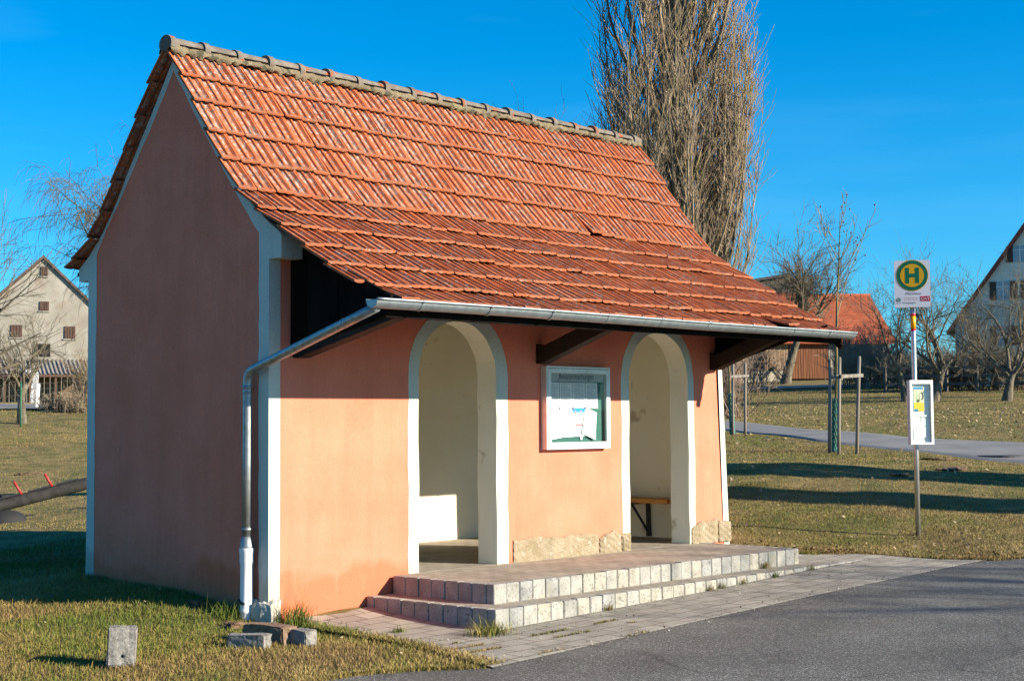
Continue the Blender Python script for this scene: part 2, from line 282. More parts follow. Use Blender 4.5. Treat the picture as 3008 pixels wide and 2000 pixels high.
def paver_mat(name, bw, rh, c1, c2, mortar, ms=.008, off=.5, rot=0.):
    m = bpy.data.materials.new(name); m.use_nodes = True; nt = m.node_tree; L = nt.links.new; b = nt.nodes['Principled BSDF']; b.inputs['Roughness'].default_value = .9; b.inputs['Specular IOR Level'].default_value = .15
    tc = nd(nt, 'ShaderNodeTexCoord'); mp = nd(nt, 'ShaderNodeMapping'); mp.inputs['Rotation'].default_value = (0, 0, rot)
    nw = nd(nt, 'ShaderNodeTexNoise'); nw.inputs['Scale'].default_value = 2.5; L(tc.outputs['Object'], nw.inputs['Vector'])
    ad = nd(nt, 'ShaderNodeVectorMath', operation='MULTIPLY_ADD'); L(nw.outputs['Color'], ad.inputs[0]); ad.inputs[1].default_value = (.022, .022, 0); L(tc.outputs['Object'], ad.inputs[2]); L(ad.outputs[0], mp.inputs[0])
    br = nd(nt, 'ShaderNodeTexBrick'); br.inputs['Scale'].default_value = 1; br.inputs['Brick Width'].default_value = bw; br.inputs['Row Height'].default_value = rh; br.inputs['Mortar Size'].default_value = ms; br.inputs['Mortar Smooth'].default_value = .25; br.offset = off
    br.inputs['Color1'].default_value = (*c1, 1); br.inputs['Color2'].default_value = (*c2, 1); br.inputs['Mortar'].default_value = (*mortar, 1); L(mp.outputs[0], br.inputs['Vector'])
    n = nd(nt, 'ShaderNodeTexNoise'); n.inputs['Scale'].default_value = 3.; n.inputs['Detail'].default_value = 9; n.inputs['Roughness'].default_value = .7; L(tc.outputs['Object'], n.inputs['Vector'])
    mr = nd(nt, 'ShaderNodeMapRange'); mr.inputs[1].default_value = .3; mr.inputs[2].default_value = .7; mr.inputs[3].default_value = .7; mr.inputs[4].default_value = 1.2; L(n.outputs['Fac'], mr.inputs[0])
    mx = nd(nt, 'ShaderNodeVectorMath', operation='SCALE'); L(br.outputs[0], mx.inputs[0]); L(mr.outputs[0], mx.inputs['Scale']); L(mx.outputs[0], b.inputs['Base Color'])
    nb = nd(nt, 'ShaderNodeTexNoise'); nb.inputs['Scale'].default_value = 90; L(tc.outputs['Object'], nb.inputs['Vector'])
    am = nd(nt, 'ShaderNodeMath', operation='MULTIPLY_ADD'); L(br.outputs['Fac'], am.inputs[0]); am.inputs[1].default_value = -2.5; L(nb.outputs['Fac'], am.inputs[2])
    bp = nd(nt, 'ShaderNodeBump'); bp.inputs['Strength'].default_value = .8; bp.inputs['Distance'].default_value = .004; L(am.outputs[0], bp.inputs['Height']); L(bp.outputs[0], b.inputs['Normal'])
    return m
# borders (world x -> y of the back edge of the asphalt)
RBx = np.array([-60, -12, -6, -3, -1.45, -1.05, -.62, -.30, -.15, 1.2, 2.3, 4.86, 7.0, 7.6, 7.99, 8.42, 9.2, 10.5, 13.6]); RBy = np.array([3, .2, -1.2, -1.75, -2.22, -2.25, -2.42, -2.66, -2.80, -2.69, -2.65, -2.64, -2.64, -2.645, -2.71, -2.92, -3.6, -4.7, -7.5])
rb = lambda x: np.interp(x, RBx, RBy)
in_road = lambda x, y: (y < rb(x)) & (x < 13.6) & (x > -40) & (y > -60)
pvl = lambda y: np.interp(y, [-2.82, -2.08, -1.55, -.36, 0], [-.16, .0, .10, .14, .2])           # left edge of pavement
pvr = lambda y: np.interp(y, [-2.71, -2.5, -2.2, -1.8, -1.47, -1.2, -.9], [7.99, 7.85, 7.75, 7.71, 7.68, 7.5, 7.0])
in_pave = lambda x, y: (y > rb(x)-.02) & (y < -.02) & (x > pvl(y)) & (x < pvr(y))
def axis(a, b, f0, f1, step, far):
    mid = list(np.arange(f0, f1+1e-6, step)); lo = []; hi = []; s = step; x = f0
    while x > a: s = min(s*1.22, far); x -= s; lo.append(x)
    s = step; x = f1
    while x < b: s = min(s*1.22, far); x += s; hi.append(x)
    return np.array(lo[::-1]+mid+hi)
gx = axis(-900, 1200, -7, 24, .2, 60); gy = axis(-700, 1200, -5, 16, .2, 60)
X, Y = np.meshgrid(gx, gy); Z = gzv(X, Y)
nearm = np.exp(-(((X-6)/16)**2+((Y-4)/14)**2))
bumpz = .022*(np.sin(X*2.1+1.3*np.sin(Y*1.7))+np.sin(Y*2.7+1.1*np.sin(X*1.3)))+.012*np.sin(X*6.1+Y*3.3)*np.sin(Y*5.2-X*2.1)
hard = in_road(X, Y-.12) | in_pave(X, Y)
Z = Z+np.where(hard, 0, bumpf(X, Y))
Z = np.where(in_road(X, Y+.25) & (X > -39.5) & (X < 13.3), Z-.08, Z)
mb = MB(); mb.grid(X, Y, Z); tag(mb.build('ground', GRASSBASE, fix=False), kind='structure')
# asphalt village street in front
xs = np.concatenate([np.linspace(-40, -7, 40), np.arange(-6.9, 13.61, .08)]); ts = np.concatenate([[0, .003, .01, .03], np.linspace(.05, 1, 50)])
XX = np.repeat(xs[None], len(ts), 0); e0 = rb(xs)+.06*((xs > -.14) & (xs < 7.97))+.025*np.array([wob(x, 1.4) for x in xs])*((xs < -.17) | (xs > 8.0)); YY = e0[None]+(-60-e0[None])*ts[:, None]**1.6
ZZ = gzv(XX, YY)+.006; ZZ[0] -= .06*((xs < -.15) | (xs > 8.0))
mb = MB(); mb.grid(XX, YY, ZZ); tag(mb.build('road', asphalt_mat(), fix=False), kind='structure')
# concrete paving strip between street and shelter
us = np.linspace(0, 1, 160); ss = np.linspace(0, 1, 80); xf = -.155+8.14*us; yf = rb(xf); YY = yf[None]+(-.03-yf[None])*ss[:, None]
XX = xf[None]+(pvl(YY)-pvl(yf)[None])*(1-us[None])+(pvr(YY)-pvr(yf)[None])*us[None]
ZZ = gzv(XX, YY)+.014; ZZ[0] -= .004
PAVE = paver_mat('paving', .31, .205, (.335, .308, .258), (.27, .25, .212), (.15, .125, .095))
mb = MB(); mb.grid(XX, YY, ZZ, False); tag(mb.build('pavement', PAVE, fix=False), kind='structure')
# lane crossing the meadow on the right, and the farther lanes
LANE = mat('lane_asphalt', (.15, .147, .145), .9, c2=(.2, .195, .19), scale=1.2, bump=.5, bscale=70, detail=8, spots=[(45, .62, .08, (.3, .29, .27), .5)])
def lane(name, near, far, w=None, lift=.03):
    A = np.array([hit(*p)[:2] for p in near]); B = np.array([hit(*p)[:2] for p in far])
    t = np.linspace(0, 1, 120); k = np.linspace(0, 1, len(A)); sm = lambda Q: np.stack([np.interp(t, k, Q[:, i]) for i in (0, 1)], 1)
    A, B = sm(A), sm(B); ker = np.hanning(25); ker /= ker.sum(); f = lambda Q: np.stack([np.convolve(np.pad(Q[:, i], 12, mode='reflect', reflect_type='odd'), ker, 'valid') for i in (0, 1)], 1); A, B = f(A), f(B)
    A = np.concatenate([[A[0]-(A[8]-A[0])*6], A, [A[-1]+(A[-1]-A[-9])*8]]); B = np.concatenate([[B[0]-(B[8]-B[0])*6], B, [B[-1]+(B[-1]-B[-9])*8]]); q = np.linspace(0, len(A)-1, 260); ii = np.arange(len(A)); A = np.stack([np.interp(q, ii, A[:, i]) for i in (0, 1)], 1); B = np.stack([np.interp(q, ii, B[:, i]) for i in (0, 1)], 1)
    s = np.linspace(0, 1, 14); P = A[None]+(B-A)[None]*s[:, None, None]; Z = gzv(P[..., 0], P[..., 1])+lift; Z[0] -= .1; Z[-1] -= .1
    m_ = MB(); m_.grid(P[..., 0], P[..., 1], Z); return tag(m_.build(name, LANE, fix=False), kind='structure'), A, B
_, LA, LB = lane('lane', [(1950, 1240), (2155, 1270), (2423, 1305), (2679, 1329), (3008, 1366), (3300, 1404)], [(1950, 1209), (2155, 1237), (2423, 1266), (2679, 1287), (3008, 1300), (3300, 1313)])
_f = lambda pts, dd: np.array([ground_at(px, d)[:2] for px, d in zip(pts, dd)])
def lane2(name, near, far, mat_, lift=.05):
    t = np.linspace(0, 1, 60); k = np.linspace(0, 1, len(near)); sm = lambda Q: np.stack([np.interp(t, k, Q[:, i]) for i in (0, 1)], 1)
    A, B = sm(near), sm(far); s = np.linspace(0, 1, 6); P = A[None]+(B-A)[None]*s[:, None, None]; Z = gzv(P[..., 0], P[..., 1])+lift
    m_ = MB(); m_.grid(P[..., 0], P[..., 1], Z); return tag(m_.build(name, mat_, fix=False), kind='structure')
lane2('farm_road', _f([1900, 2200, 2500, 2800], [83, 82, 82, 83]), _f([1900, 2200, 2500, 2800], [88, 87, 87, 88]), mat('gravel', (.3, .28, .26), .95, var=.2, scale=3))
lane2('side_road', _f([-2200, -600, 0, 300, 600, 1100], [66, 58, 57.5, 57.5, 60, 66]), _f([-2200, -600, 0, 300, 600, 1100], [70, 62, 61, 61, 64, 70]), LANE)
mh = hit(2940, 1345); mb = MB(); mb.tube([(mh[0], mh[1], mh[2]-.02), (mh[0], mh[1], mh[2]+.05)], .42, 24, smooth=False)
tag(mb.build('manhole_cover', mat('cast_iron', (.05, .05, .05), .7), base=mh), 'round dark iron manhole cover set in the grey lane', 'manhole')

# ================================================================== SHELTER
SAL = plaster_mat('salmon_plaster', (.62, .178, .108), (.71, .218, .140), (.54, .13, .062), (.68, .26, .165))
WHT = plaster_mat('white_plaster', (.47, .505, .45), (.53, .56, .50), (.38, .36, .29), (.38, .37, .31), .5)
CRM = mat('cream_wall', (.82, .765, .61), .95, c2=(.87, .82, .68), scale=1.5, bump=.4, bscale=50, bdist=.005, spec=.1, spots=[(3.1, .66, .06, (.33, .22, .13), .55), (14, .70, .06, (.35, .24, .15), .5)])
DARK = mat('tarred_wood', (.006, .005, .0042), .85, c2=(.014, .011, .0085), spec=.03, scale=6, stretch=(1, 1, .15), bump=.6, bscale=30, bdist=.004)
DARK2 = mat('brown_beam', (.014, .009, .006), .8, c2=(.032, .018, .010), scale=9, bump=.6, bscale=25, spots=[(40, .66, .05, (.12, .08, .04), .5)])
ZINC = mat('zinc', (.26, .30, .32), .5, c2=(.34, .385, .40), scale=14, bump=.05, metal=.85, spec=.5, stretch=(1, 1, 1), spots=[(20, .6, .1, (.22, .25, .27), .5)])
ZINCD = mat('zinc_dull', (.26, .28, .29), .5, c2=(.36, .38, .39), scale=20, bump=.08, metal=.8, spots=[(25, .58, .1, (.25, .22, .18), .5)])
PVC = mat('white_pipe', (.76, .72, .74), .45, var=.04, scale=3, bump=.02, spec=.5, spots=[(9, .68, .04, (.5, .42, .38), .5)])
SAND = mat('sandstone', (.225, .178, .108), .95, c2=(.30, .245, .168), scale=7, bump=1., bscale=38, bdist=.012, spots=[(16, .62, .08, (.45, .42, .34), .6), (9, .64, .08, (.3, .2, .1), .5)])
FLOOR = paver_mat('floor_paving', .2, .1, (.355, .305, .245), (.30, .262, .215), (.17, .145, .11), .006)
BLOCK = mat('concrete_block', (.235, .23, .205), .95, c2=(.33, .32, .29), scale=6, bump=.6, bscale=70, bdist=.004, spots=[(55, .585, .05, (.10, .095, .09), .7), (5, .6, .1, (.38, .33, .24), .5)])
BLOCKW = mat('concrete_block_warm', (.25, .235, .20), .95, c2=(.35, .33, .28), scale=8, bump=.6, bscale=60, bdist=.004, spots=[(48, .575, .05, (.10, .09, .08), .7), (4, .57, .1, (.31, .275, .21), .45)])
BLOCKD = mat('concrete_block_grey', (.19, .19, .18), .95, c2=(.30, .30, .285), scale=7, bump=.6, bscale=65, bdist=.004, spots=[(50, .57, .05, (.08, .08, .08), .7), (3, .55, .1, (.24, .22, .17), .6)])
BLACK = mat('black_paint', (.012, .012, .012), .6, bump=0)

S = empty('bus_shelter', (0, 0, 0), 'salmon pink plastered shelter with two arches, white bands and a steep red tiled roof', 'bus shelter')
ZF = .282; Dp = 2.866; LX = 6.80
def batter(mb):
    out = []
    for (x, y, z) in mb.v:
        if x > 5.9: x += (1.4-z)*.055*float(sstep(6.0, 6.75, x)) if z < 2.4 else -.055*float(sstep(6.0, 6.75, x))
        out.append((x, y, z))
    mb.v = out; return mb
def arch(x0, x1, zb, zs, zt, n=22, j=.006, s=0., dx=0.):
    """arched outline: up the left side, over the top, down the right side"""
    P = [(x0, zb)]
    for i in range(1, 9): z = zb+(zs-zb)*i/9; P.append((x0+j*wob(z*2, 1, s), z))
    for i in range(n+1):
        a = math.pi*(1-i/n); P.append(((x0+x1)/2+(x1-x0)/2*math.cos(a)+j*.6*wob(a, 2, s)+dx*math.sin(a), zs+(zt-zs)*math.sin(a)**.92))
    for i in range(8, 0, -1): z = zb+(zs-zb)*i/9; P.append((x1+j*wob(z*2, 1, s+3), z))
    P.append((x1, zb)); return P
A1i = arch(1.778, 2.850, ZF-.02, 2.12, 2.672, s=1); A1o = arch(1.645, 3.018, ZF-.04, 2.12, 2.80, s=2)
A2i = arch(4.972, 6.065, ZF-.02, 2.12, 2.680, s=3); A2o = arch(4.840, 6.180, ZF-.04, 2.12, 2.805, s=4)
def faces_inside(o, test, idx=1):
    for p in o.data.polygons:
        if test(p.normal): p.material_index = idx
mb = MB(); wl = [(.125, -.3)]
outer = [(.125, -.3), (LX-.12, -.3), (LX-.12, 3.42), (.125, 3.42)]
# the arches run down to the wall foot as notches so that the outline stays one loop
outer = [(.125, -.3), (1.645, -.3)]+A1o+[(3.018, -.3), (4.84, -.3)]+A2o+[(6.18, -.3), (LX-.12, -.3), (LX-.12, 3.42), (.125, 3.42)]
mb.prism(outer, (), 0, .25, (0, 2, 1)); batter(mb)
o = mb.build('front_wall', [SAL, CRM], S); faces_inside(o, lambda n: n.y > .5)
for Ao, Ai in ((A1o, A1i), (A2o, A2i)):
    # ring: outer outline and back along the opening
    ring = Ao+Ai[::-1]; mb = MB(); mb.prism(ring, (), -.004, .256, (0, 2, 1)); batter(mb); o = mb.build('arch_surround', [WHT, CRM], S); faces_inside(o, lambda n: n.y > -.5)
# gable outlines (y, z)
brown = [(.137, -.3), (.137, 1), (.14, 3.35), (.30, 3.535), (.492, 3.775), (.75, 4.12), (1.10, 4.58), (1.433, 5.03), (1.77, 4.60), (2.14, 4.125), (2.348, 3.86), (2.56, 3.585), (2.723, 3.36), (2.733, 1), (2.737, -.3)]
otl = [(0, -.3), (0, 3.113), (-.170, 3.113), (-.170, 3.30), (-.15, 3.335), (.0, 3.43), (.26, 3.63), (.50, 3.90), (.95, 4.52), (1.433, 5.17), (1.90, 4.56), (2.36, 3.90), (2.62, 3.56), (2.85, 3.36), (3.037, 3.24), (3.037, 3.113), (2.866, 3.113), (2.866, 1.0), (2.872, .5), (2.89, -.3)]
def dens(P, j, s):
    out = []
    for i, p in enumerate(P[:-1]):
        q = P[i+1]; n = max(1, int(math.dist(p, q)/.18))
        for k in range(n): t = k/n; out.append((p[0]+(q[0]-p[0])*t+(j*wob(p[1]+t*3.1+i, 1.3, s) if k else 0), p[1]+(q[1]-p[1])*t))
    return out+[P[-1]]
RP = [((0, -.3), (.137, -.3)), ((0, 1), (.137, 1)), ((0, 3.0), (.14, 3.0)), ((0, 3.113), (.14, 3.113)), ((-.170, 3.1131), (.14, 3.14)), ((-.170, 3.30), (.14, 3.25)), ((-.15, 3.335), (.14, 3.30)), ((0, 3.43), (.14, 3.35)), ((.26, 3.63), (.30, 3.535)), ((.50, 3.865), (.492, 3.765)), ((.70, 4.125), (.75, 4.09)), ((1.05, 4.585), (1.10, 4.54)), ((1.433, 5.11), (1.433, 4.99)),
 ((1.81, 4.60), (1.77, 4.54)), ((2.18, 4.12), (2.14, 4.08)), ((2.38, 3.84), (2.348, 3.82)), ((2.62, 3.56), (2.56, 3.585)), ((2.85, 3.36), (2.723, 3.36)), ((3.037, 3.24), (2.723, 3.30)), ((3.037, 3.1131), (2.724, 3.15)), ((2.866, 3.113), (2.725, 3.113)), ((2.866, 1.0), (2.733, 1)), ((2.872, .5), (2.735, .5)), ((2.89, -.3), (2.737, -.3))]
def ringpairs():
    O_ = []; B_ = []
    for (a, b), (c, d) in zip(RP[:-1], RP[1:]):
        n = max(1, int(max(math.dist(a, c), math.dist(b, d))/.15))
        for i in range(n):
            t = i/n; O_.append((a[0]+(c[0]-a[0])*t, a[1]+(c[1]-a[1])*t)); w = .006*wob(len(B_)*.7, 1.3, 1) if i else 0; B_.append((b[0]+(d[0]-b[0])*t+w, b[1]+(d[1]-b[1])*t))
    return O_+[RP[-1][0]], B_+[RP[-1][1]]
brown = [(.03, -.3), (.03, 3.2), (.03, 3.40), (.28, 3.58), (.52, 3.82), (1.06, 4.53), (1.433, 5.04), (1.80, 4.55), (2.17, 4.07), (2.37, 3.80), (2.60, 3.54), (2.82, 3.36), (2.84, -.3)]
bd = dens(brown, 0, 1); od = dens(otl, .002, 2)
for side, xa, xb, xo in ((0, .005, .25, 0.), (1, LX-.25, LX-.005, LX)):
    mb = MB(); mb.prism(bd, (), xa, xb, (1, 2, 0)); batter(mb) if side else None
    o = mb.build('gable_wall', [SAL, CRM], S); faces_inside(o, (lambda n: n.x > .5) if not side else (lambda n: n.x < -.5))
    mb = MB(); xq = xo+(.125 if not side else -.125); O_, B_ = ringpairs(); k = len(O_)
    for q in range(k-1):
        a, b, c, d = O_[q], O_[q+1], B_[q+1], B_[q]
        mb.add([(xo, *a), (xo, *b), (xo, *c), (xo, *d), (xq, *a), (xq, *b), (xq, *c), (xq, *d)], [(0, 1, 2, 3), (4, 7, 6, 5), (0, 4, 5, 1), (3, 2, 6, 7)])
    batter(mb) if side else None
    mb.build('gable_trim', WHT, S)
mb = MB(); mb.box((.125, Dp-.25, -.3), (LX-.13, Dp-.004, 3.6)); o = mb.build('back_wall', [SAL, CRM], S); faces_inside(o, lambda n: n.y < -.5)
mb = MB(); mb.box((.2, .24, 2.93), (LX-.2, Dp-.2, 3.0)); mb.build('ceiling', CRM, S)
mb = MB(); mb.box((.15, .003, -.2), (LX-.15, Dp-.2, ZF-.003)); mb.build('floor', FLOOR, S)
mb = MB(); mb.box((.125, -.165, 3.115), (LX-.125, -.002, 3.30)); mb.build('cornice', WHT, S)
# crumbled plaster and rubble at the foot of the near corner
mb = MB()
def rock(mb, c, s, seed, n=3, jag=.22, rot=0.):
    import bmesh
    rr = random.Random(seed); bm = bmesh.new(); bmesh.ops.create_cube(bm, size=2); bmesh.ops.subdivide_edges(bm, edges=bm.edges[:], cuts=n, use_grid_fill=True)
    ph = [rr.uniform(0, 6) for _ in range(6)]; M_ = Matrix.Rotation(rot, 3, 'Z')
    vs = []
    for v in bm.verts:
        p = v.co.copy(); q = p.normalized()*1.25; p = p.lerp(q, .28)
        d = 1+jag*(.45*math.sin(2.1*p.x+ph[0])*math.sin(2.7*p.y+ph[1])+.35*math.sin(3.9*p.z+ph[2]+p.x*2)+.3*math.sin(6*p.y+ph[3]+4*p.z)*math.sin(5*p.x+ph[4]))+rr.uniform(-.05, .05)*jag*3
        w = M_ @ Vector((p.x*s[0]*d, p.y*s[1]*d, p.z*s[2]*d)); vs.append((c[0]+w.x, c[1]+w.y, c[2]+w.z))
    mb.add(vs, [tuple(v.index for v in f.verts) for f in bm.faces], False); bm.free()
rock(mb, (.02, .05, .0), (.075, .10, .17), 3, 5, .17, .3); rock(mb, (.085, .012, -.01), (.05, .045, .10), 5, 5, .17, .8); rock(mb, (.0, .2, .06), (.035, .07, .12), 8, 5, .17, .2)
mb.build('corner_footing', mat('old_plaster', (.40, .365, .30), .95, c2=(.50, .465, .40), scale=6, bump=1, bscale=25, bdist=.015, spots=[(11, .58, .06, (.25, .13, .07), .7)]), S)
# sandstone plinth blocks under the piers
def slab(x0, x1, top, seed, flip=False):
    mb = MB(); n = 16; rr = random.Random(seed); pts = [(x0, ZF)]
    for i in range(n+1):
        t = i/n; x = x0+(x1-x0)*t; z = top(t)+.012*wob(x*3, 1, seed); pts.append((x, z))
    pts.append((x1, ZF)); 
    # front skin as a rough height field
    nx, nz = 26, 12; XX = np.zeros((nz, nx)); YY = XX.copy(); ZZ = XX.copy()
    for a in range(nz):
        for b_ in range(nx):
            t = b_/(nx-1); s_ = a/(nz-1); x = x0+(x1-x0)*t; zt = float(np.interp(x, [p[0] for p in pts[1:-1]], [p[1] for p in pts[1:-1]]))
            edge = min(1, 6*min(t, 1-t)+.1, 5*(1-s_)+.15); XX[a, b_] = x; ZZ[a, b_] = ZF-.01+(zt-ZF+.01)*s_
            YY[a, b_] = -.010-.022*edge**.5-.007*(math.sin(x*37+s_*9)*math.sin(s_*11+x*13+seed)+.5*rr.uniform(-1, 1))
    mb.grid(XX, YY, ZZ, False)
    def edge_strip(P): 
        P = [tuple(p) for p in P]; Q = [(p[0], .0, p[2]) for p in P]; k = len(P); mb.add(P+Q, [(i, i+1, k+i+1, k+i) for i in range(k-1)])
    edge_strip(np.stack([XX[-1], YY[-1], ZZ[-1]], 1)); edge_strip(np.stack([XX[:, 0], YY[:, 0], ZZ[:, 0]], 1)); edge_strip(np.stack([XX[:, -1], YY[:, -1], ZZ[:, -1]], 1))
    batter(mb); return mb.build('plinth_stone', SAND, S)
slab(3.085, 4.425, lambda t: .505-.015*(t-.3), 1); slab(4.44, 4.80, lambda t: .44+.055*math.sin(t*3.0), 2); slab(4.812, 4.965, lambda t: .47+.01*t, 3)
slab(6.10, 6.56, lambda t: .47+.05*min(1, t*4), 4); slab(6.573, LX+.012, lambda t: .525-.02*t, 5)

# ------------------------------------------------------------------ tiled roof
FL = [(1.433, 5.285), (1.147, 4.907), (.955, 4.637), (.75, 4.343), (.530, 4.053), (.29, 3.765), (.015, 3.57), (-.302, 3.393), (-.617, 3.200), (-.914, 3.023), (-1.24, 2.838), (-1.565, 2.69)]
RL = [(1.433, 5.285), (1.72, 4.90), (1.93, 4.61), (2.13, 4.33), (2.33, 4.03), (2.52, 3.765), (2.74, 3.53), (3.02, 3.345), (3.14, 3.265)]
TP = .2085; X0 = -.105; NT = 34
NU, NV = 23, 9; uu = np.linspace(0, 1, NU); vv = np.array([0, .15, .4, .65, .8, .87, .90, .93, .96, 1.])
def prof(u):
    p = np.ones_like(u)*0
    up = lambda a, b: sstep(a, b, u)
    p = (1-up(.09, .15))+up(.40, .45)*(1-up(.56, .62))*.8+up(.84, .89); return np.clip(p, 0, 1)
HM = .025
def course(A, B, skip=(), first=False, tilt={}):
    A = np.array([0, *A]); B = np.array([0, *B]); d = B-A; Ln = np.linalg.norm(d); d /= Ln; n = np.array([0, -d[2], d[1]]); n = n if n[2] > 0 else -n
    A2 = A-d*(.05 if not first else -.115)-n*(.038 if not first else .04); VV = []; FF = []; CC = []; off = 0
    for k in range(NT):
        if k in skip: continue
        jz = rng.normal(0, .0045, 2); jx = rng.normal(0, .0018); jl = rng.normal(0, .006); tone = 1+rng.normal(0, .10); hue = rng.normal(0, .05)
        ext = tilt.get(k, 0)
        u = uu; U = np.concatenate([[0], u, [1]]); pr = np.concatenate([[1], prof(u), [1]])
        rows = []
        cl = sstep(.87, .96, vv)
        for v, c in zip(vv, cl):
            h = pr*(1-c)+c*(.92+.08*pr); hh = (h-1)*HM; hh[0] -= .022; hh[-1] -= .022
            o_ = A2+(B-A2)*v; rows.append(np.stack([X0+(k+.006+U*.985)*TP+jx, np.full(len(U), o_[1])+n[1]*(hh+jz[0]*v+(U-.5)*jz[1]*v+ext*v)+d[1]*jl*v, np.full(len(U), o_[2])+n[2]*(hh+jz[0]*v+(U-.5)*jz[1]*v+ext*v)+d[2]*jl*v], 1))
        last = rows[-1]; hN = np.concatenate([[1], prof(u), [1]])
        # rounded scalloped nose, then under face
        for dn, df in ((-.008, .007), (-.022, .008), (-.026, -.004)):
            q = last.copy(); q[:, 1] += d[1]*df+n[1]*dn*(1-.25*hN); q[:, 2] += d[2]*df+n[2]*dn*(1-.25*hN)
            q[0] = q[1]; q[-1] = q[-2]; rows.append(q)
        V = np.concatenate(rows); w = len(U); hgt = len(rows)
        F = np.array([(i*w+j, i*w+j+1, (i+1)*w+j+1, (i+1)*w+j) for i in range(hgt-1) for j in range(w-1)])
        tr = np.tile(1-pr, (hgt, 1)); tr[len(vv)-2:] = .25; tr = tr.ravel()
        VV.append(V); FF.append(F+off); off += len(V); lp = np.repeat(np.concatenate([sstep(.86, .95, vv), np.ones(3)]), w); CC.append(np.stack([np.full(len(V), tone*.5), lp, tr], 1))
    return VV, FF, CC
VV = []; FF = []; CC = []; off = 0
for i in range(len(FL)-1):
    sk = (0,) if i == len(FL)-2 else ()
    tl = {28: .04, 27: -.03} if i == len(FL)-2 else ({23: .03} if i == 4 else {})
    a, b, c = course(FL[i], FL[i+1], sk, i == 0, tl)
    for V, F, C_ in zip(a, b, c): VV.append(V); FF.append(F+off); CC.append(C_)
    off += sum(len(V) for V in a)
for i in range(len(RL)-1):
    a, b, c = course(RL[i], RL[i+1], (), i == 0)
    for V, F, C_ in zip(a, b, c): VV.append(V); FF.append(F+off); CC.append(C_)
    off += sum(len(V) for V in a)
def tile_mat():
    m = bpy.data.materials.new('clay_tile'); m.use_nodes = True; nt = m.node_tree; L = nt.links.new; b = nt.nodes['Principled BSDF']; b.inputs['Roughness'].default_value = .82; b.inputs['Specular IOR Level'].default_value = .22
    tc = nd(nt, 'ShaderNodeTexCoord'); at_ = nd(nt, 'ShaderNodeAttribute'); at_.attribute_name = 'tone'; sp = nd(nt, 'ShaderNodeSeparateColor'); L(at_.outputs['Color'], sp.inputs[0])
    r = nd(nt, 'ShaderNodeValToRGB'); r.color_ramp.elements[0].position = .35; r.color_ramp.elements[1].position = .65; r.color_ramp.elements[0].color = (.30, .066, .022, 1); r.color_ramp.elements[1].color = (.48, .135, .050, 1); L(sp.outputs[0], r.inputs[0])
    n = nd(nt, 'ShaderNodeTexNoise'); n.inputs['Scale'].default_value = 9; n.inputs['Detail'].default_value = 6; L(tc.outputs['Object'], n.inputs['Vector'])
    mr = nd(nt, 'ShaderNodeMapRange'); mr.inputs[1].default_value = .3; mr.inputs[2].default_value = .7; mr.inputs[3].default_value = .7; mr.inputs[4].default_value = 1.2; L(n.outputs['Fac'], mr.inputs[0])
    sc = nd(nt, 'ShaderNodeVectorMath', operation='SCALE'); L(r.outputs[0], sc.inputs[0]); L(mr.outputs[0], sc.inputs['Scale'])
    # lichen that grows in the troughs, with a few patches on the ribs
    l1 = nd(nt, 'ShaderNodeTexNoise'); l1.inputs['Scale'].default_value = 38; l1.inputs['Detail'].default_value = 7; L(tc.outputs['Object'], l1.inputs['Vector'])
    l2 = nd(nt, 'ShaderNodeTexNoise'); l2.inputs['Scale'].default_value = 2.6; l2.inputs['Detail'].default_value = 3; L(tc.outputs['Object'], l2.inputs['Vector'])
    a1 = nd(nt, 'ShaderNodeMath', operation='MULTIPLY_ADD'); L(sp.outputs[2], a1.inputs[0]); a1.inputs[1].default_value = .17; L(l1.outputs['Fac'], a1.inputs[2])
    a2 = nd(nt, 'ShaderNodeMath', operation='MULTIPLY_ADD'); L(l2.outputs['Fac'], a2.inputs[0]); a2.inputs[1].default_value = .35; L(a1.outputs[0], a2.inputs[2])
    m1 = nd(nt, 'ShaderNodeMapRange'); m1.inputs[1].default_value = .745; m1.inputs[2].default_value = .89; m1.inputs[4].default_value = .85; L(a2.outputs[0], m1.inputs[0])
    lc = nd(nt, 'ShaderNodeValToRGB'); lc.color_ramp.elements[0].position = .4; lc.color_ramp.elements[1].position = .6; lc.color_ramp.elements[0].color = (.12, .095, .08, 1); lc.color_ramp.elements[1].color = (.34, .30, .26, 1)
    l3 = nd(nt, 'ShaderNodeTexNoise'); l3.inputs['Scale'].default_value = 17; L(tc.outputs['Object'], l3.inputs['Vector']); L(l3.outputs['Fac'], lc.inputs[0])
    mx = nd(nt, 'ShaderNodeMix'); mx.data_type = 'RGBA'; L(m1.outputs[0], mx.inputs[0]); L(sc.outputs[0], mx.inputs[6]); L(lc.outputs[0], mx.inputs[7])
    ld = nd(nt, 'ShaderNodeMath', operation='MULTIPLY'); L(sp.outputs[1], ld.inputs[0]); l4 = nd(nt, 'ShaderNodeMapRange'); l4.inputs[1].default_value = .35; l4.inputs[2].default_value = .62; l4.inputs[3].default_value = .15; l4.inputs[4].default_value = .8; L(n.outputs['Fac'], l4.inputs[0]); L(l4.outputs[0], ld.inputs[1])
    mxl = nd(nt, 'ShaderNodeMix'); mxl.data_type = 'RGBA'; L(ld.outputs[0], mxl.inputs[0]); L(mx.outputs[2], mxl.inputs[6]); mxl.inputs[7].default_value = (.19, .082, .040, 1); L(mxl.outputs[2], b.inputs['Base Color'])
    nb = nd(nt, 'ShaderNodeTexNoise'); nb.inputs['Scale'].default_value = 80; nb.inputs['Detail'].default_value = 5; L(tc.outputs['Object'], nb.inputs['Vector'])
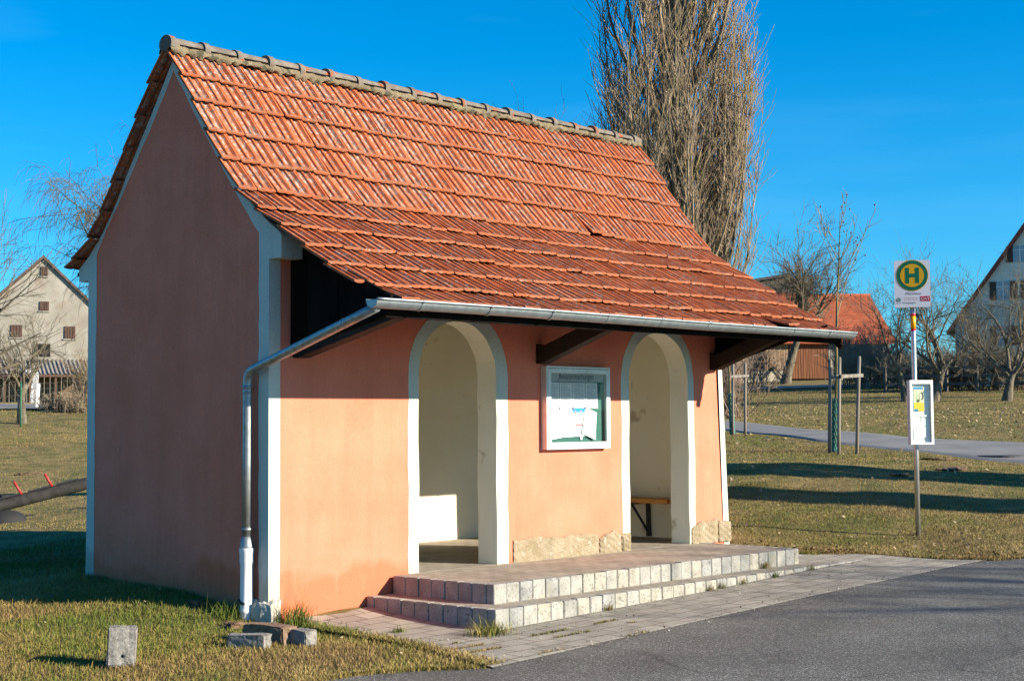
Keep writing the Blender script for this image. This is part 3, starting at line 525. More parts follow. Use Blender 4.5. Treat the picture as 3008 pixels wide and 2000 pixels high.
    bp = nd(nt, 'ShaderNodeBump'); bp.inputs['Strength'].default_value = .4; bp.inputs['Distance'].default_value = .004; L(nb.outputs['Fac'], bp.inputs['Height']); L(bp.outputs[0], b.inputs['Normal'])
    return m
TILE = tile_mat()
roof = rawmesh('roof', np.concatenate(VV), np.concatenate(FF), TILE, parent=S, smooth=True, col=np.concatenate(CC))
roof.data.set_sharp_from_angle(angle=R(50))
# boarding below the tiles
mb = MB()
def under(P, off1, off2):
    P = [np.array(p) for p in P]; top = []; bot = []
    for i, p in enumerate(P):
        d = P[min(i+1, len(P)-1)]-P[max(i-1, 0)]; n = np.array([-d[1], d[0]]); n /= np.linalg.norm(n); n = n if n[1] > 0 else -n
        top.append(tuple(p-n*off1)); bot.append(tuple(p-n*off2))
    return top+bot[::-1]
mb.prism(under(FL[:7], .085, .115), (), .012, LX-.012, (1, 2, 0)); mb.prism(under(RL, .085, .115), (), .012, LX-.012, (1, 2, 0))
mb.prism(under(FL[6:], .075, .10), (), .02, X0+NT*TP-.05, (1, 2, 0))
mb.build('roof_boarding', DARK, roof)
# ridge tiles, overlapping half rounds with raised collars, bedded in mortar
RIDGE = mat('ridge_tile', (.105, .09, .075), .95, c2=(.185, .16, .135), scale=9, bump=.8, bscale=45, bdist=.008, spots=[(7.5, .56, .05, (.27, .068, .025), .8), (22, .64, .06, (.10, .09, .06), .6)])
mb = MB(); xr = np.arange(X0+.03, X0+NT*TP, .385); 
for k, x in enumerate(xr):
    rr_ = .064; zc = 5.222+.006*wob(k*.9)
    P = []; 
    for (dx, rad) in ((-.02, rr_+.020), (.045, rr_+.019), (.055, rr_+.006), (.39, rr_)):
        P.append([(min(x+dx, X0+NT*TP+.02), 1.433+rad*1.2*math.sin(a), zc+rad*math.cos(a)) for a in np.linspace(-2.0, 2.0, 15)])
    P = np.array(P); mb.grid(P[..., 0], P[..., 1], P[..., 2]); n = 15
    for ii in (0, -1): mb.add([tuple(q) for q in P[ii]]+[(P[ii][0][0], 1.433, zc-.08)], [(j, j+1, n) for j in range(n-1)], False)
o = mb.build('ridge_cap', RIDGE, roof); o.data.set_sharp_from_angle(angle=R(45))
MORT = mat('mortar', (.125, .10, .062), .97, c2=(.19, .155, .10), scale=5, bump=1, bscale=40, bdist=.015, spots=[(11, .55, .05, (.045, .045, .028), .85), (4, .64, .08, (.22, .20, .08), .6)])
mb = MB(); nx = 420; X_ = np.linspace(X0+.01, X0+NT*TP-.01, nx)
for side in (0, 1):
    A, B = (FL if side == 0 else RL)[:2]; A = np.array(A); B = np.array(B); d = (B-A)/np.linalg.norm(B-A); n = np.array([-d[1], d[0]]); n = n if n[1] > 0 else -n
    rows = []
    for j, s_ in enumerate((.06, .12, .17, 1.)):
        ext = .165+.03*np.array([wob(x*1.5, 1.1, side) for x in X_])*.6-.03*prof(((X_-X0)/TP) % 1); L_ = np.where(s_ == 1., ext, s_)
        lift = (.030, .018, .006, -.036)[j]+.004*np.array([wob(x*9, 1, j) for x in X_])
        rows.append(np.stack([X_, A[0]+d[0]*L_+n[0]*lift, A[1]+d[1]*L_+n[1]*lift], 1))
    P = np.array(rows); mb.grid(P[..., 0], P[..., 1], P[..., 2])
mb.build('ridge_mortar', MORT, roof, fix=False)

# ------------------------------------------------------------------ porch timbers
def strut(x, w, zw, zo, yo=-1.42, foot=.15, m=DARK2):
    mb = MB(); ys_ = np.linspace(-.075, yo, 9); bz = lambda y: zw+(zo-zw)*(y+.075)/(yo+.075); un_ = lambda y: float(np.interp(-y, [-p[0] for p in FL[5:]], [p[1] for p in FL[5:]]))-.10
    poly = [(-.002, zw)]+[(y, bz(y)) for y in ys_]+[(y, max(bz(y)+.004, min(bz(y)+.17, un_(y)))) for y in ys_[::-1]]+[(-.002, zw+foot+.05)]
    mb.prism(poly, (), x, x+w, (1, 2, 0)); return mb.build('roof_strut', m, S)
strut(.262, .13, 2.262, 2.575, -1.45); strut(3.45, .13, 2.285, 2.70, -1.27); strut(6.50, .13, 2.28, 2.72, -1.25)
def boarding(x, zb0, zb1):
    mb = MB(); ys = np.linspace(-.004, -1.50, 8); rt = [(p[0], p[1]-.10) for p in FL[5:]][::-1]
    topz = lambda y: float(np.interp(y, [p[0] for p in rt], [p[1] for p in rt]))
    for i in range(7):
        y0, y1 = ys[i], ys[i+1]+.006; b = lambda y: zb0+(zb1-zb0)*y/-1.5
        mb.prism([(y0, b(y0)), (y1, b(y1)), (y1, max(topz(y1), b(y1)+.02)), (y0, topz(y0))], (), x+.003*(i % 2), x+.022+.003*(i % 2), (1, 2, 0))
    return mb.build('side_boarding', DARK, S)
boarding(.235, 2.33, 2.62); boarding(6.655, 2.30, 2.73)
mb = MB(); mb.bar((.0, -1.46, 2.595), (6.97, -1.46, 2.605), .06, .12); mb.build('eaves_beam', DARK, S)
mb = MB()
for x in (.30, 1.15, 1.95, 2.75, 3.52, 4.3, 5.1, 5.9, 6.56): mb.bar((x, .2, 3.46), (x, -1.5, 2.60), .07, .1)
mb.bar((6.93, -1.3, 2.72), (6.93, -1.52, 2.50), .06, .06); mb.bar((.02, -1.0, 2.90), (.02, -1.53, 2.665), .03, .09)
mb.build('rafters', DARK, S)
# ------------------------------------------------------------------ gutter and pipes
GX0, GX1, GY, GZ, GR = -.24, 7.02, -1.59, 2.655, .066
def gsec(x, r, z0=0.):
    return [(x, GY+r*math.sin(a), GZ+z0-r*math.cos(a)) for a in np.linspace(-math.pi/2, math.pi/2, 15)]
gdz = lambda x: .004*math.sin(x*1.1)
mb = MB(); gxs = np.linspace(GX0, GX1, 60)
P = np.array([gsec(x, GR, gdz(x)) for x in gxs]); mb.grid(P[..., 0], P[..., 1], P[..., 2]); P = np.array([gsec(x, GR-.004, gdz(x)) for x in gxs]); mb.grid(P[..., 0], P[..., 1], P[..., 2])
mb.tube([(x, GY-GR-.006, GZ+.004+gdz(x)) for x in gxs], .011, 10)
mb.tube([(x, GY+GR, GZ+.004+gdz(x)) for x in gxs], .005, 6)
for x in (GX0, GX1): mb.add(gsec(x, GR)+[(x, GY, GZ)], [(j, j+1, 15) for j in range(14)], False)
gut = mb.build('gutter', ZINC, S, fix=False)
for x in (.259, 1.053, 1.844, 2.615, 3.416, 4.183, 4.949, 5.748, 6.465):
    mb = MB(); a, b = np.array(gsec(x-.011, GR+.004)), np.array(gsec(x+.011, GR+.004)); a2, b2 = np.array(gsec(x-.011, GR+.0005)), np.array(gsec(x+.011, GR+.0005))
    P = np.array([a2, a, b, b2]); mb.grid(P[..., 0], P[..., 1], P[..., 2], False); mb.tube([(x-.012, GY-GR-.007, GZ+.004), (x+.012, GY-GR-.007, GZ+.004)], .0145, 10)
    mb.build('gutter_clip', ZINC, gut, fix=False)
mb = MB()
def bez(*P, n=8):
    P = [np.array(p, float) for p in P]; out = []
    for t in np.linspace(0, 1, n):
        Q = P
        while len(Q) > 1: Q = [a*(1-t)+b*t for a, b in zip(Q[:-1], Q[1:])]
        out.append(Q[0])
    return out
pa = np.array((-.17, -1.57, 2.60)); el = np.array((-.075, .20, 2.135)); dn_ = (el-pa)/np.linalg.norm(el-pa)
pipe = [pa, pa+dn_*.3]+[el-dn_*.13]+bez(el-dn_*.10, el, el+np.array((0, 0, -.10)), n=9)[1:]+[(-.075, .20, 1.4), (-.078, .20, .66)]
mb.tube(pipe, .0405, 18)
for q, w in ((pa+dn_*.42, .0425), (el-dn_*.14, .0425)): mb.tube([q-dn_*.012, q+dn_*.012], w, 18)
mb.tube([(-.0755, .20, 1.965), (-.0755, .20, 1.945)], .043, 18)
mb.tube([(-.078, .20, .72), (-.078, .20, .66), (-.078, .20, .635), (-.078, .20, .615)], [.0405, .052, .057, .057], 20)
dpipe = mb.build('downpipe', ZINCD, S)
for z in (2.005, .78):
    mb = MB(); mb.tube([(-.0765, .20, z-.014), (-.0765, .20, z+.014)], .0455, 18); mb.box((-.06, .235, z-.012), (-.04, .262, z+.012)); mb.tube([(-.03, .245, z), (.02, .245, z)], .006, 6); mb.build('pipe_clip', ZINCD, dpipe)
mb = MB(); mb.tube([(-.078, .2, .62), (-.078, .2, .585), (-.078, .2, .575), (-.078, .2, .50), (-.078, .2, .48), (-.084, .195, .10), (-.084, .195, .095), (-.085, .195, .07), (-.086, .195, .06), (-.088, .195, -.05)], [.064, .064, .060, .060, .054, .054, .058, .058, .050, .045], 22)
dr = mb.build('drain_pipe', PVC, S); dr.data.set_sharp_from_angle(angle=R(40)); mb = MB()
mb.prism([(.152, .148), (.175, .165), (.20, .168), (.225, .188), (.238, .182), (.23, .16), (.205, .146), (.17, .136)], (), -.1425, -.128, (1, 2, 0)); mb.v = [(x-.0, y, z) for x, y, z in mb.v]; mb.build('pipe_hole', BLACK, dr)

# ------------------------------------------------------------------ bench inside
Bn = empty('wall_bench', (6.4, 1.2, ZF), 'orange brown wooden plank bench on a dark iron wall bracket inside the right arch', 'bench')
WOOD = mat('varnished_wood', (.42, .16, .03), .5, c2=(.55, .24, .05), scale=5, stretch=(3, .3, 3), bump=.2, bscale=30)
mb = MB(); mb.box((6.20, .42, .712), (6.375, 2.35, .765), bevel=.006); mb.box((6.385, .42, .712), (6.56, 2.35, .765), bevel=.006); mb.build('seat', WOOD, Bn)
for y in (.98, 2.0):
    mb = MB(); mb.box((6.545, y-.022, ZF+.01), (6.60, y+.022, .712)); mb.box((6.22, y-.02, .69), (6.545, y+.02, .712)); mb.bar((6.25, y, .69), (6.55, y, .36), .03, .012, up=(0, 1, 0)); mb.build('bracket', mat('dark_iron', (.03, .032, .035), .6, bump=.1), Bn)

# ------------------------------------------------------------------ steps
St = empty('entrance_steps', (1.4, -1.3, 0), 'low entrance platform of two steps edged with grey concrete blocks, in front of the arches', 'steps')
def edging(name, xl, xr, yf, z0, z1, sw, dep, zfn=None):
    mb = MB(); rr = random.Random(name); tone = lambda: rr.choice((0, 0, 2, 2, 3))
    x = xl
    while x < xr-.03:
        w = min(sw+rr.uniform(-.004, .004), xr-x); zb = z0 if zfn is None else zfn(x+w/2); 
        mb.mi = tone()
        if z1-zb > .01: mb.box((x+.003, yf+rr.uniform(-.004, .004), zb-.05), (x+w-.003, yf+dep, z1+rr.uniform(-.004, .003)), bevel=rr.choice((.005, .007, .010)))
        x += w
    y = yf+dep+.002
    while y < -.03:
        w = min(sw, -.008-y); mb.mi = tone(); mb.box((xl+rr.uniform(-.004, .004), y+.003, z0-.05), (xl+dep, y+w-.003, z1+rr.uniform(-.002, .002)), bevel=.006); y += w
    y = yf+dep+.002
    while y < -.03 and name == 'upper_step':
        w = min(sw, -.008-y); mb.box((xr-dep, y+.003, z0-.05), (xr, y+w-.003, z1), bevel=.006); y += w
    mb.mi = 1; mb.box((xl+dep-.01, yf+dep-.01, z0-.08), (xr-.02 if name == 'lower_step' else xr-dep+.01, -.006, z1-.004))
    return mb.build(name, [BLOCK, FLOOR, BLOCKW, BLOCKD], St)
edging('lower_step', 1.110, 7.62, -1.622, -.10, .119, .177, .09, lambda x: gz(x, -1.62)); edging('upper_step', 1.419, 6.297, -1.312, .10, ZF, .170, .09)
# ================================================================== NOTICE BOARD
def flat(name, c, rough=.7, **k): return mat(name, c, rough, var=k.pop('var', .03), bump=k.pop('bump', 0), **k)
ALU = flat('aluminium', (.62, .64, .64), .45, metal=.35, var=.06, scale=9, spots=[(7, .62, .08, (.5, .44, .36), .5)])
GLASS = bpy.data.materials.new('pane_glass'); GLASS.use_nodes = True; _nt = GLASS.node_tree
_tr = nd(_nt, 'ShaderNodeBsdfTransparent'); _gl = nd(_nt, 'ShaderNodeBsdfGlossy'); _gl.inputs['Roughness'].default_value = .02; _lw = nd(_nt, 'ShaderNodeLayerWeight'); _pw = nd(_nt, 'ShaderNodeMath', operation='POWER'); _nt.links.new(_lw.outputs['Facing'], _pw.inputs[0]); _pw.inputs[1].default_value = 4; _fr = nd(_nt, 'ShaderNodeMath', operation='MULTIPLY_ADD'); _nt.links.new(_pw.outputs[0], _fr.inputs[0]); _fr.inputs[1].default_value = .8; _fr.inputs[2].default_value = .04; _ms = nd(_nt, 'ShaderNodeMixShader')
_tr.inputs[0].default_value = (.93, .96, .95, 1); _nt.links.new(_fr.outputs[0], _ms.inputs[0]); _nt.links.new(_tr.outputs[0], _ms.inputs[1]); _nt.links.new(_gl.outputs[0], _ms.inputs[2]); _nt.links.new(_ms.outputs[0], _nt.nodes['Material Output'].inputs[0])
NB = empty('notice_board', (4.035, -.04, 1.40), 'glazed aluminium notice case with grey header on the pink pier between the arches', 'notice board')
NX0, NX1, NZ0, NZ1, NYF = 3.522, 4.553, 1.402, 2.262, -.085
U = lambda px: NX0+(px-135)/1060*(NX1-NX0); V = lambda py: NZ1-(py-62)/1393*(NZ1-NZ0)
mb = MB()
fwid = .062
for lo, hi in (((NX0, NYF+.004, NZ0), (NX0+.018, -.001, NZ1)), ((NX1-.018, NYF+.004, NZ0), (NX1, -.001, NZ1)), ((NX0+.018, NYF+.004, NZ0), (NX1-.018, -.001, NZ0+.018)), ((NX0+.018, NYF+.004, NZ1-.018), (NX1-.018, -.001, NZ1))): mb.box(lo, hi)
mb.build('case', ALU, NB)
mb = MB(); gx0, gx1, gz0, gz1 = U(207), U(1128), V(1338), V(176)
for lo, hi in (((NX0+.021, NYF, NZ0+.021), (gx0, NYF+.03, NZ1-.021)), ((gx1, NYF, NZ0+.021), (NX1-.021, NYF+.03, NZ1-.021)), ((gx0, NYF, NZ0+.021), (gx1, NYF+.03, gz0)), ((gx0, NYF, gz1), (gx1, NYF+.03, NZ1-.021))): mb.box(lo, hi, bevel=.003)
fr = mb.build('frame', ALU, NB)
for px in (386, 960):
    mb = MB(); mb.tube([(U(px), NYF-.004, V(1367)), (U(px), NYF+.002, V(1367))], .008, 10); mb.build('lock', flat('lock_metal', (.2, .2, .2), .4), fr)
mb = MB(); mb.box((gx0-.01, -.028, gz0-.01), (gx1+.01, -.020, gz1+.01)); mb.build('back_panel', mat('green_felt', (.035, .115, .10), .95, c2=(.05, .15, .13), scale=40, bump=.3, bscale=200), NB)
mb = MB(); mb.box((gx0-.005, -.036, V(318)), (gx1+.005, -.0285, V(168))); hd = mb.build('header', flat('header_grey', (.42, .46, .45)), NB)
text_mesh('lettering', 'Bekanntmachungen', .092, (U(382), -.0372, V(272)), (1, 0, 0), (0, 0, 1), flat('dark_print', (.03, .05, .06)), hd, width=(960-382)/1060*(NX1-NX0))
mb = MB(); mb.add([(gx0-.004, NYF+.012, gz0-.004), (gx1+.004, NYF+.012, gz0-.004), (gx1+.004, NYF+.012, gz1+.004), (gx0-.004, NYF+.012, gz1+.004)], [(0, 1, 2, 3)]); mb.build('glass_pane', GLASS, NB, fix=False)
PAPER = flat('paper', (.80, .80, .78), .8); PRINT = flat('print_grey', (.30, .33, .36), .8); PIN = flat('pin_head', (.25, .27, .3), .4)
def sheet(label, quad, lines=None, curl=0., y=-.034, title=False, pin=None, color=PAPER, name='notice_sheet'):
    """paper pinned in the case; quad = corners TL, TR, BR, BL in panel coordinates"""
    Q = [np.array((U(a), V(b))) for a, b in quad]; cen = sum(Q)/4
    e = empty(name, (cen[0], y, cen[1]), label, 'notice', 'papers pinned in the notice case'); nu, nv = 9, 12; X = np.zeros((nv, nu)); Y = X.copy(); Z = X.copy()
    f = lambda u, v: (Q[0]*(1-u)+Q[1]*u)*(1-v)+(Q[3]*(1-u)+Q[2]*u)*v
    yy = lambda u, v: y-curl*(v**2)*(.4+.6*u)-.002*math.sin(u*5+v*3)
    for i in range(nv):
        for j in range(nu): u, v = j/(nu-1), i/(nv-1); p = f(u, v); X[i, j] = p[0]; Z[i, j] = p[1]; Y[i, j] = yy(u, v)
    mb = MB(); mb.grid(X, Y, Z); mb.build('paper', color, e, fix=False)
    if lines:
        mb = MB(); v = lines[0]; rr = random.Random(label)
        while v < lines[1]:
            u1 = rr.choice((.88, .9, .9, .86, .6)); u = .1
            if rr.random() < .12: v += .02; continue
            while u < u1:
                du = rr.uniform(.04, .13); ub = min(u+du, u1); P = [f(u, v), f(ub, v), f(ub, v+.011), f(u, v+.011)]
                mb.add([(P[0][0], yy(u, v)-.0015, P[0][1]), (P[1][0], yy(ub, v)-.0015, P[1][1]), (P[2][0], yy(ub, v)-.0015, P[2][1]), (P[3][0], yy(u, v)-.0015, P[3][1])], [(0, 1, 2, 3)]); u = ub+.018
            v += lines[2]
        mb.build('print', PRINT, e, fix=False)
    if pin:
        mb = MB(); mb.tube([(U(pin[0]), y-.002, V(pin[1])), (U(pin[0]), y-.010, V(pin[1]))], .011, 10); mb.build('pin', PIN, e)
    return e, f, yy
sheet('printed sheet in the upper row at the far left, under the start of the header', [(212, 330), (392, 330), (392, 768), (212, 768)], (.06, .8, .026), pin=(373, 312))
sheet('densely printed sheet second in the upper row of the notice case', [(396, 330), (604, 330), (604, 768), (396, 768)], (.03, .83, .024), y=-.0345)
sheet('densely printed sheet third in the upper row, right above the blue topped poster', [(608, 330), (820, 330), (820, 768), (608, 768)], (.03, .83, .024))
sheet('densely printed sheet last in the upper row beside the bare green panel', [(824, 330), (1030, 330), (1036, 768), (824, 768)], (.03, .83, .024), y=-.0345)
sheet('white sheet with a few faint lines hanging slanted at the lower left', [(205, 785), (392, 762), (408, 1262), (218, 1300)], (.15, .75, .06), .012, -.038)
sheet('blank white sheet in the lower row between the slanted sheet and the poster', [(392, 762), (602, 760), (634, 1248), (408, 1258)], None, .004, -.037, pin=(392, 770))
sheet('curled white sheet twisted over the lower right of the blue topped poster', [(815, 752), (1015, 840), (960, 1310), (745, 1195)], (.12, .75, .07), .02, -.042, pin=(818, 757))
e, f, yy = sheet('poster with a sky blue top and a red line of lettering in the lower row', [(602, 760), (818, 757), (830, 1240), (642, 1246)], None, 0, -.0375, pin=(610, 762), name='notice_poster')
def patch(e, name, u0, u1, v0, v1, m, lift=.002):
    P = [f(u0, v0), f(u1, v0), f(u1, v1), f(u0, v1)]; mb = MB(); mb.add([(p[0], yy(u0, v0)-lift, p[1]) for p in P], [(0, 1, 2, 3)]); return mb.build(name, m, e, fix=False)
patch(e, 'blue_band', .0, 1, 0, .14, flat('sky_blue_print', (.03, .25, .62))); patch(e, 'pale_band', 0, 1, .14, .22, flat('pale_blue_print', (.25, .52, .75)))
for u, c in ((.16, (.6, .2, .1)), (.58, (.5, .2, .2))): patch(e, 'small_picture', u, u+.07, .08, .23, flat('picture_red', (.55, .25, .18)), .003)
for v, a, b in ((.27, .3, .75), (.31, .35, .7), (.43, .2, .8), (.48, .25, .75), (.69, .25, .7), (.76, .1, .7)): patch(e, 'print', a, b, v, v+.012, PRINT)
patch(e, 'headline', .10, .85, .575, .62, flat('red_print', (.42, .10, .10)))
mb = MB(); mb.prism([(U(705), V(1225)), (U(770), V(1215)), (U(762), V(1300)), (U(738), V(1305)), (U(722), V(1260))], (), -.040, -.039, (0, 2, 1)); tag(mb.build('paper_scrap', PAPER, base=(U(740), -.04, V(1260))), 'torn white paper scrap sticking out below the poster in the notice case', 'paper scrap', 'papers pinned in the notice case')

# ================================================================== BUS STOP SIGN
SB = at(2697, 1573, 20.0); sx_, sy_ = SB[0], SB[1]; sz = gz(sx_, sy_)
BS = empty('bus_stop_sign', (sx_, sy_, sz), 'bus stop sign with green H on yellow and white timetable case on a metal pole', 'bus stop sign')
tilt = at(2681, 895, 20.0)-at(2697, 1573, 20.0)
pole = lambda py: SB+tilt*((1573-py)/(1573-895))
GALV = flat('galvanised', (.52, .53, .54), .35, metal=.8, var=.1, scale=12)
mb = MB(); mb.tube([np.array((sx_, sy_, sz-.1)), pole(1300), pole(1000), pole(893)], .0315, 18); mb.build('pole', GALV, BS)
for nm, a, b, c in (('red_band', 922, 929, (.62, .01, .015)), ('yellow_band', 929, 966, (.8, .36, .01)), ('red_band', 966, 973, (.62, .01, .015))):
    mb = MB(); mb.tube([pole(b), pole(a)], .0328, 18); mb.build(nm, flat(nm+'_film', c, .4), BS)
# panel: turned away from the sun by the way it faces
nrm = np.array([-.875, -.484, 0]); nrm /= np.linalg.norm(nrm); px_ = np.array([-nrm[1], nrm[0], 0])*1.0
if px_ @ RT < 0: px_ = -px_
zz = np.array([0, 0, 1.]); zz = tilt/np.linalg.norm(tilt)
pc = pole(834)+nrm*.045
PWd, PHt = .44, .595
def rrect(w, h, r, n=5):
    out = []
    for cx_, cy_, a0 in ((w/2-r, h/2-r, 0), (-w/2+r, h/2-r, 90), (-w/2+r, -h/2+r, 180), (w/2-r, -h/2+r, 270)):
        for i in range(n+1): a = R(a0+90*i/n); out.append((cx_+r*math.cos(a), cy_+r*math.sin(a)))
    return out
def onp(mb, pts, d0, d1):
    k = MB(); k.prism(pts, (), d0, d1, (0, 1, 2)); mb.add([pc+px_*x+zz*y+nrm*z for x, y, z in k.v], k.f); return mb
disc = lambda cx_, cy_, r, n=48: [(cx_+r*math.cos(2*math.pi*i/n), cy_+r*math.sin(2*math.pi*i/n)) for i in range(n)]
panel = onp(MB(), rrect(PWd, PHt, .02), -.004, 0).build('panel', flat('sign_white', (.80, .80, .81), .5), BS)
dy = .105; rad = .198
onp(MB(), disc(0, dy, rad), 0, .0012).build('yellow_rim', flat('sign_yellow', (.72, .40, .01), .5), panel)
onp(MB(), disc(0, dy, rad-.008), .0012, .002).build('green_ring', flat('sign_green', (.0, .16, .085), .5), panel)
onp(MB(), disc(0, dy, rad*.735), .002, .0028).build('yellow_disc', flat('sign_yellow2', (.78, .42, .008), .5), panel)
m_ = MB()
for a, b, c, d in ((-.085, -.036, -.098, .098), (.036, .085, -.098, .098), (-.036, .036, -.024, .024)): onp(m_, [(a, dy+c), (b, dy+c), (b, dy+d), (a, dy+d)], .0028, .0036)
m_.build('letter_h', MATS['sign_green'], panel)
T = lambda s, size, x, y, m, w=None, al='LEFT', lift=.0012: text_mesh('lettering', s, size, pc+px_*x+zz*y+nrm*lift, px_, zz, m, panel, width=w, align=al)
INK = flat('sign_ink', (.015, .015, .02)); GRN = flat('sign_green_ink', (.0, .16, .09)); RED = flat('sign_red', (.52, .012, .04), .5)
T('Milchhaus', .046, -.088, -.138, INK, .19)
T('Omnibusverkehr', .019, -.108, -.182, RED, .178); T('Franken GmbH', .019, -.104, -.207, RED, .170)
T('711', .034, -.197, -.252, INK, .05); T('Windsbach', .034, -.128, -.252, INK, .165)
onp(MB(), [(.094, -.222), (.215, -.222), (.215, -.160), (.094, -.160)], 0, .001).build('red_plate', RED, panel)
T('OVF', .052, .102, -.211, flat('plate_white', (.8, .8, .8)), .105, lift=.0018)
hexo = [(-.172, -.168), (-.145, -.188), (-.143, -.210), (-.158, -.222), (-.186, -.222), (-.201, -.210), (-.199, -.188)]; hexi = [(x*.62+-.172*.38, y*.62+-.2*.38) for x, y in hexo]
k = MB(); k.prism(hexo, [hexi], 0, .001); m_ = MB(); m_.add([pc+px_*x+zz*y+nrm*z for x, y, z in k.v], k.f); onp(m_, [(-.188, -.207), (-.156, -.207), (-.156, -.199), (-.188, -.199)], 0, .001); m_.build('emblem', GRN, panel)
mb = MB(); mb.tube([pole(905), pole(893)], .037, 16); mb.bar(pole(898)-px_*.07, pole(898)+px_*.07, .03, .05); mb.build('clamp', GALV, BS)
# timetable case
n2 = np.array([-.60, -.80, 0]); n2 /= np.linalg.norm(n2); p2 = np.array([-n2[1], n2[0], 0]); p2 = p2 if p2 @ RT > 0 else -p2
tc_ = pole(1212)+p2*.035+n2*.045; TW, TH, TDp = .305, .80, .085
def onq(mb, x0, x1, y0, y1, d0, d1, bevel=0):
    k = MB(); k.box((x0, y0, d0), (x1, y1, d1), bevel=bevel); mb.add([tc_+p2*x+zz*y+n2*z for x, y, z in k.v], k.f); return mb
WHITE = flat('case_white', (.78, .79, .78), .4)
m_ = MB(); m_ = onq(m_, -TW/2, TW/2, -TH/2, TH/2, -.02, .032); 
for a in ((-TW/2, -TW/2+.012, -TH/2, TH/2), (TW/2-.012, TW/2, -TH/2, TH/2), (-TW/2+.012, TW/2-.012, -TH/2, -TH/2+.012), (-TW/2+.012, TW/2-.012, TH/2-.012, TH/2)): onq(m_, *a, 0, TDp-.03)
case = m_.build('timetable_case', WHITE, BS); m_ = MB(); d_ = TDp-.03
for a in ((-TW/2-.002, -TW/2+.022, -TH/2-.002, TH/2+.002), (TW/2-.028, TW/2+.002, -TH/2-.002, TH/2+.002), (-TW/2+.022, TW/2-.028, -TH/2-.002, -TH/2+.022), (-TW/2+.022, TW/2-.028, TH/2-.045, TH/2+.002)): onq(m_, *a, d_, d_+.02)
m_.build('case_frame', WHITE, case)
m_ = MB(); m_.add([tc_+p2*x+zz*y+n2*.049 for x, y in ((-TW/2+.02, -TH/2+.02), (TW/2-.026, -TH/2+.02), (TW/2-.026, TH/2-.043), (-TW/2+.02, TH/2-.043))], [(0, 1, 2, 3)]); m_.build('glass_pane', GLASS, case, fix=False)
onq(MB(), -TW/2+.02, TW/2-.05, -.055, -.035, .034, .047).build('divider', WHITE, case)
UX = lambda u: -TW/2+TW*u; VY = lambda v: -TH/2+TH*v
onq(MB(), UX(.21), UX(.66), VY(.515), VY(.895), 0.0360, 0.0380).build('poster', flat('poster_pale', (.74, .73, .45)), case)
onq(MB(), UX(.21), UX(.62), VY(.86), VY(.895), 0.0380, 0.0395).build('poster_header', flat('poster_blue', (.03, .25, .5)), case)
onq(MB(), UX(.22), UX(.65), VY(.515), VY(.65), 0.0380, 0.0395).build('poster_field', flat('poster_yellow', (.80, .52, .03)), case)
onq(MB(), UX(.22), UX(.39), VY(.515), VY(.55), 0.0395, 0.0410).build('poster_tag', flat('poster_blue2', (.02, .2, .42)), case)
def ell(cu, cv, a, b, d, name, m):
    k = MB(); k.prism([(UX(cu)+a*math.cos(t), VY(cv)+b*math.sin(t)) for t in np.linspace(0, 2*math.pi, 18, endpoint=False)], (), d, d+.001); q = MB(); q.add([tc_+p2*x+zz*y+n2*z for x, y, z in k.v], k.f); return q.build(name, m, case)
ell(.56, .755, .026, .05, .0398, 'poster_picture', flat('hair_print', (.07, .08, .06))); ell(.51, .75, .018, .04, .041, 'poster_picture', flat('face_print', (.70, .66, .5))); ell(.36, .75, .016, .05, .0398, 'poster_picture', flat('face_print2', (.55, .6, .38))); ell(.40, .68, .02, .02, .041, 'poster_picture', flat('hair_print2', (.10, .12, .07)))
for u0, u1, tl in ((.13, .48, .02), (.52, .87, -.01)):
    m_ = MB(); k = MB(); k.prism([(UX(u0), VY(.45)), (UX(u1), VY(.45)), (UX(u1)+tl*.2, VY(.07)), (UX(u0)+tl, VY(.08))], (), .038, .0395); m_.add([tc_+p2*x+zz*y+n2*z for x, y, z in k.v], k.f); m_.build('timetable_sheet', PAPER, case)
for u0, u1, v in ((.2, .33, .235), (.6, .74, .275), (.17, .2, .38), (.24, .26, .38), (.62, .78, .41)): onq(MB(), UX(u0), UX(u1), VY(v), VY(v)+.008, .040, .041).build('print', PRINT, case)
for v in (.86, .13): onq(MB(), UX(.885), UX(.925), VY(v)-.012, VY(v)+.012, d_+.02, d_+.028).build('lock', flat('lock_grey', (.3, .3, .3), .4), case)

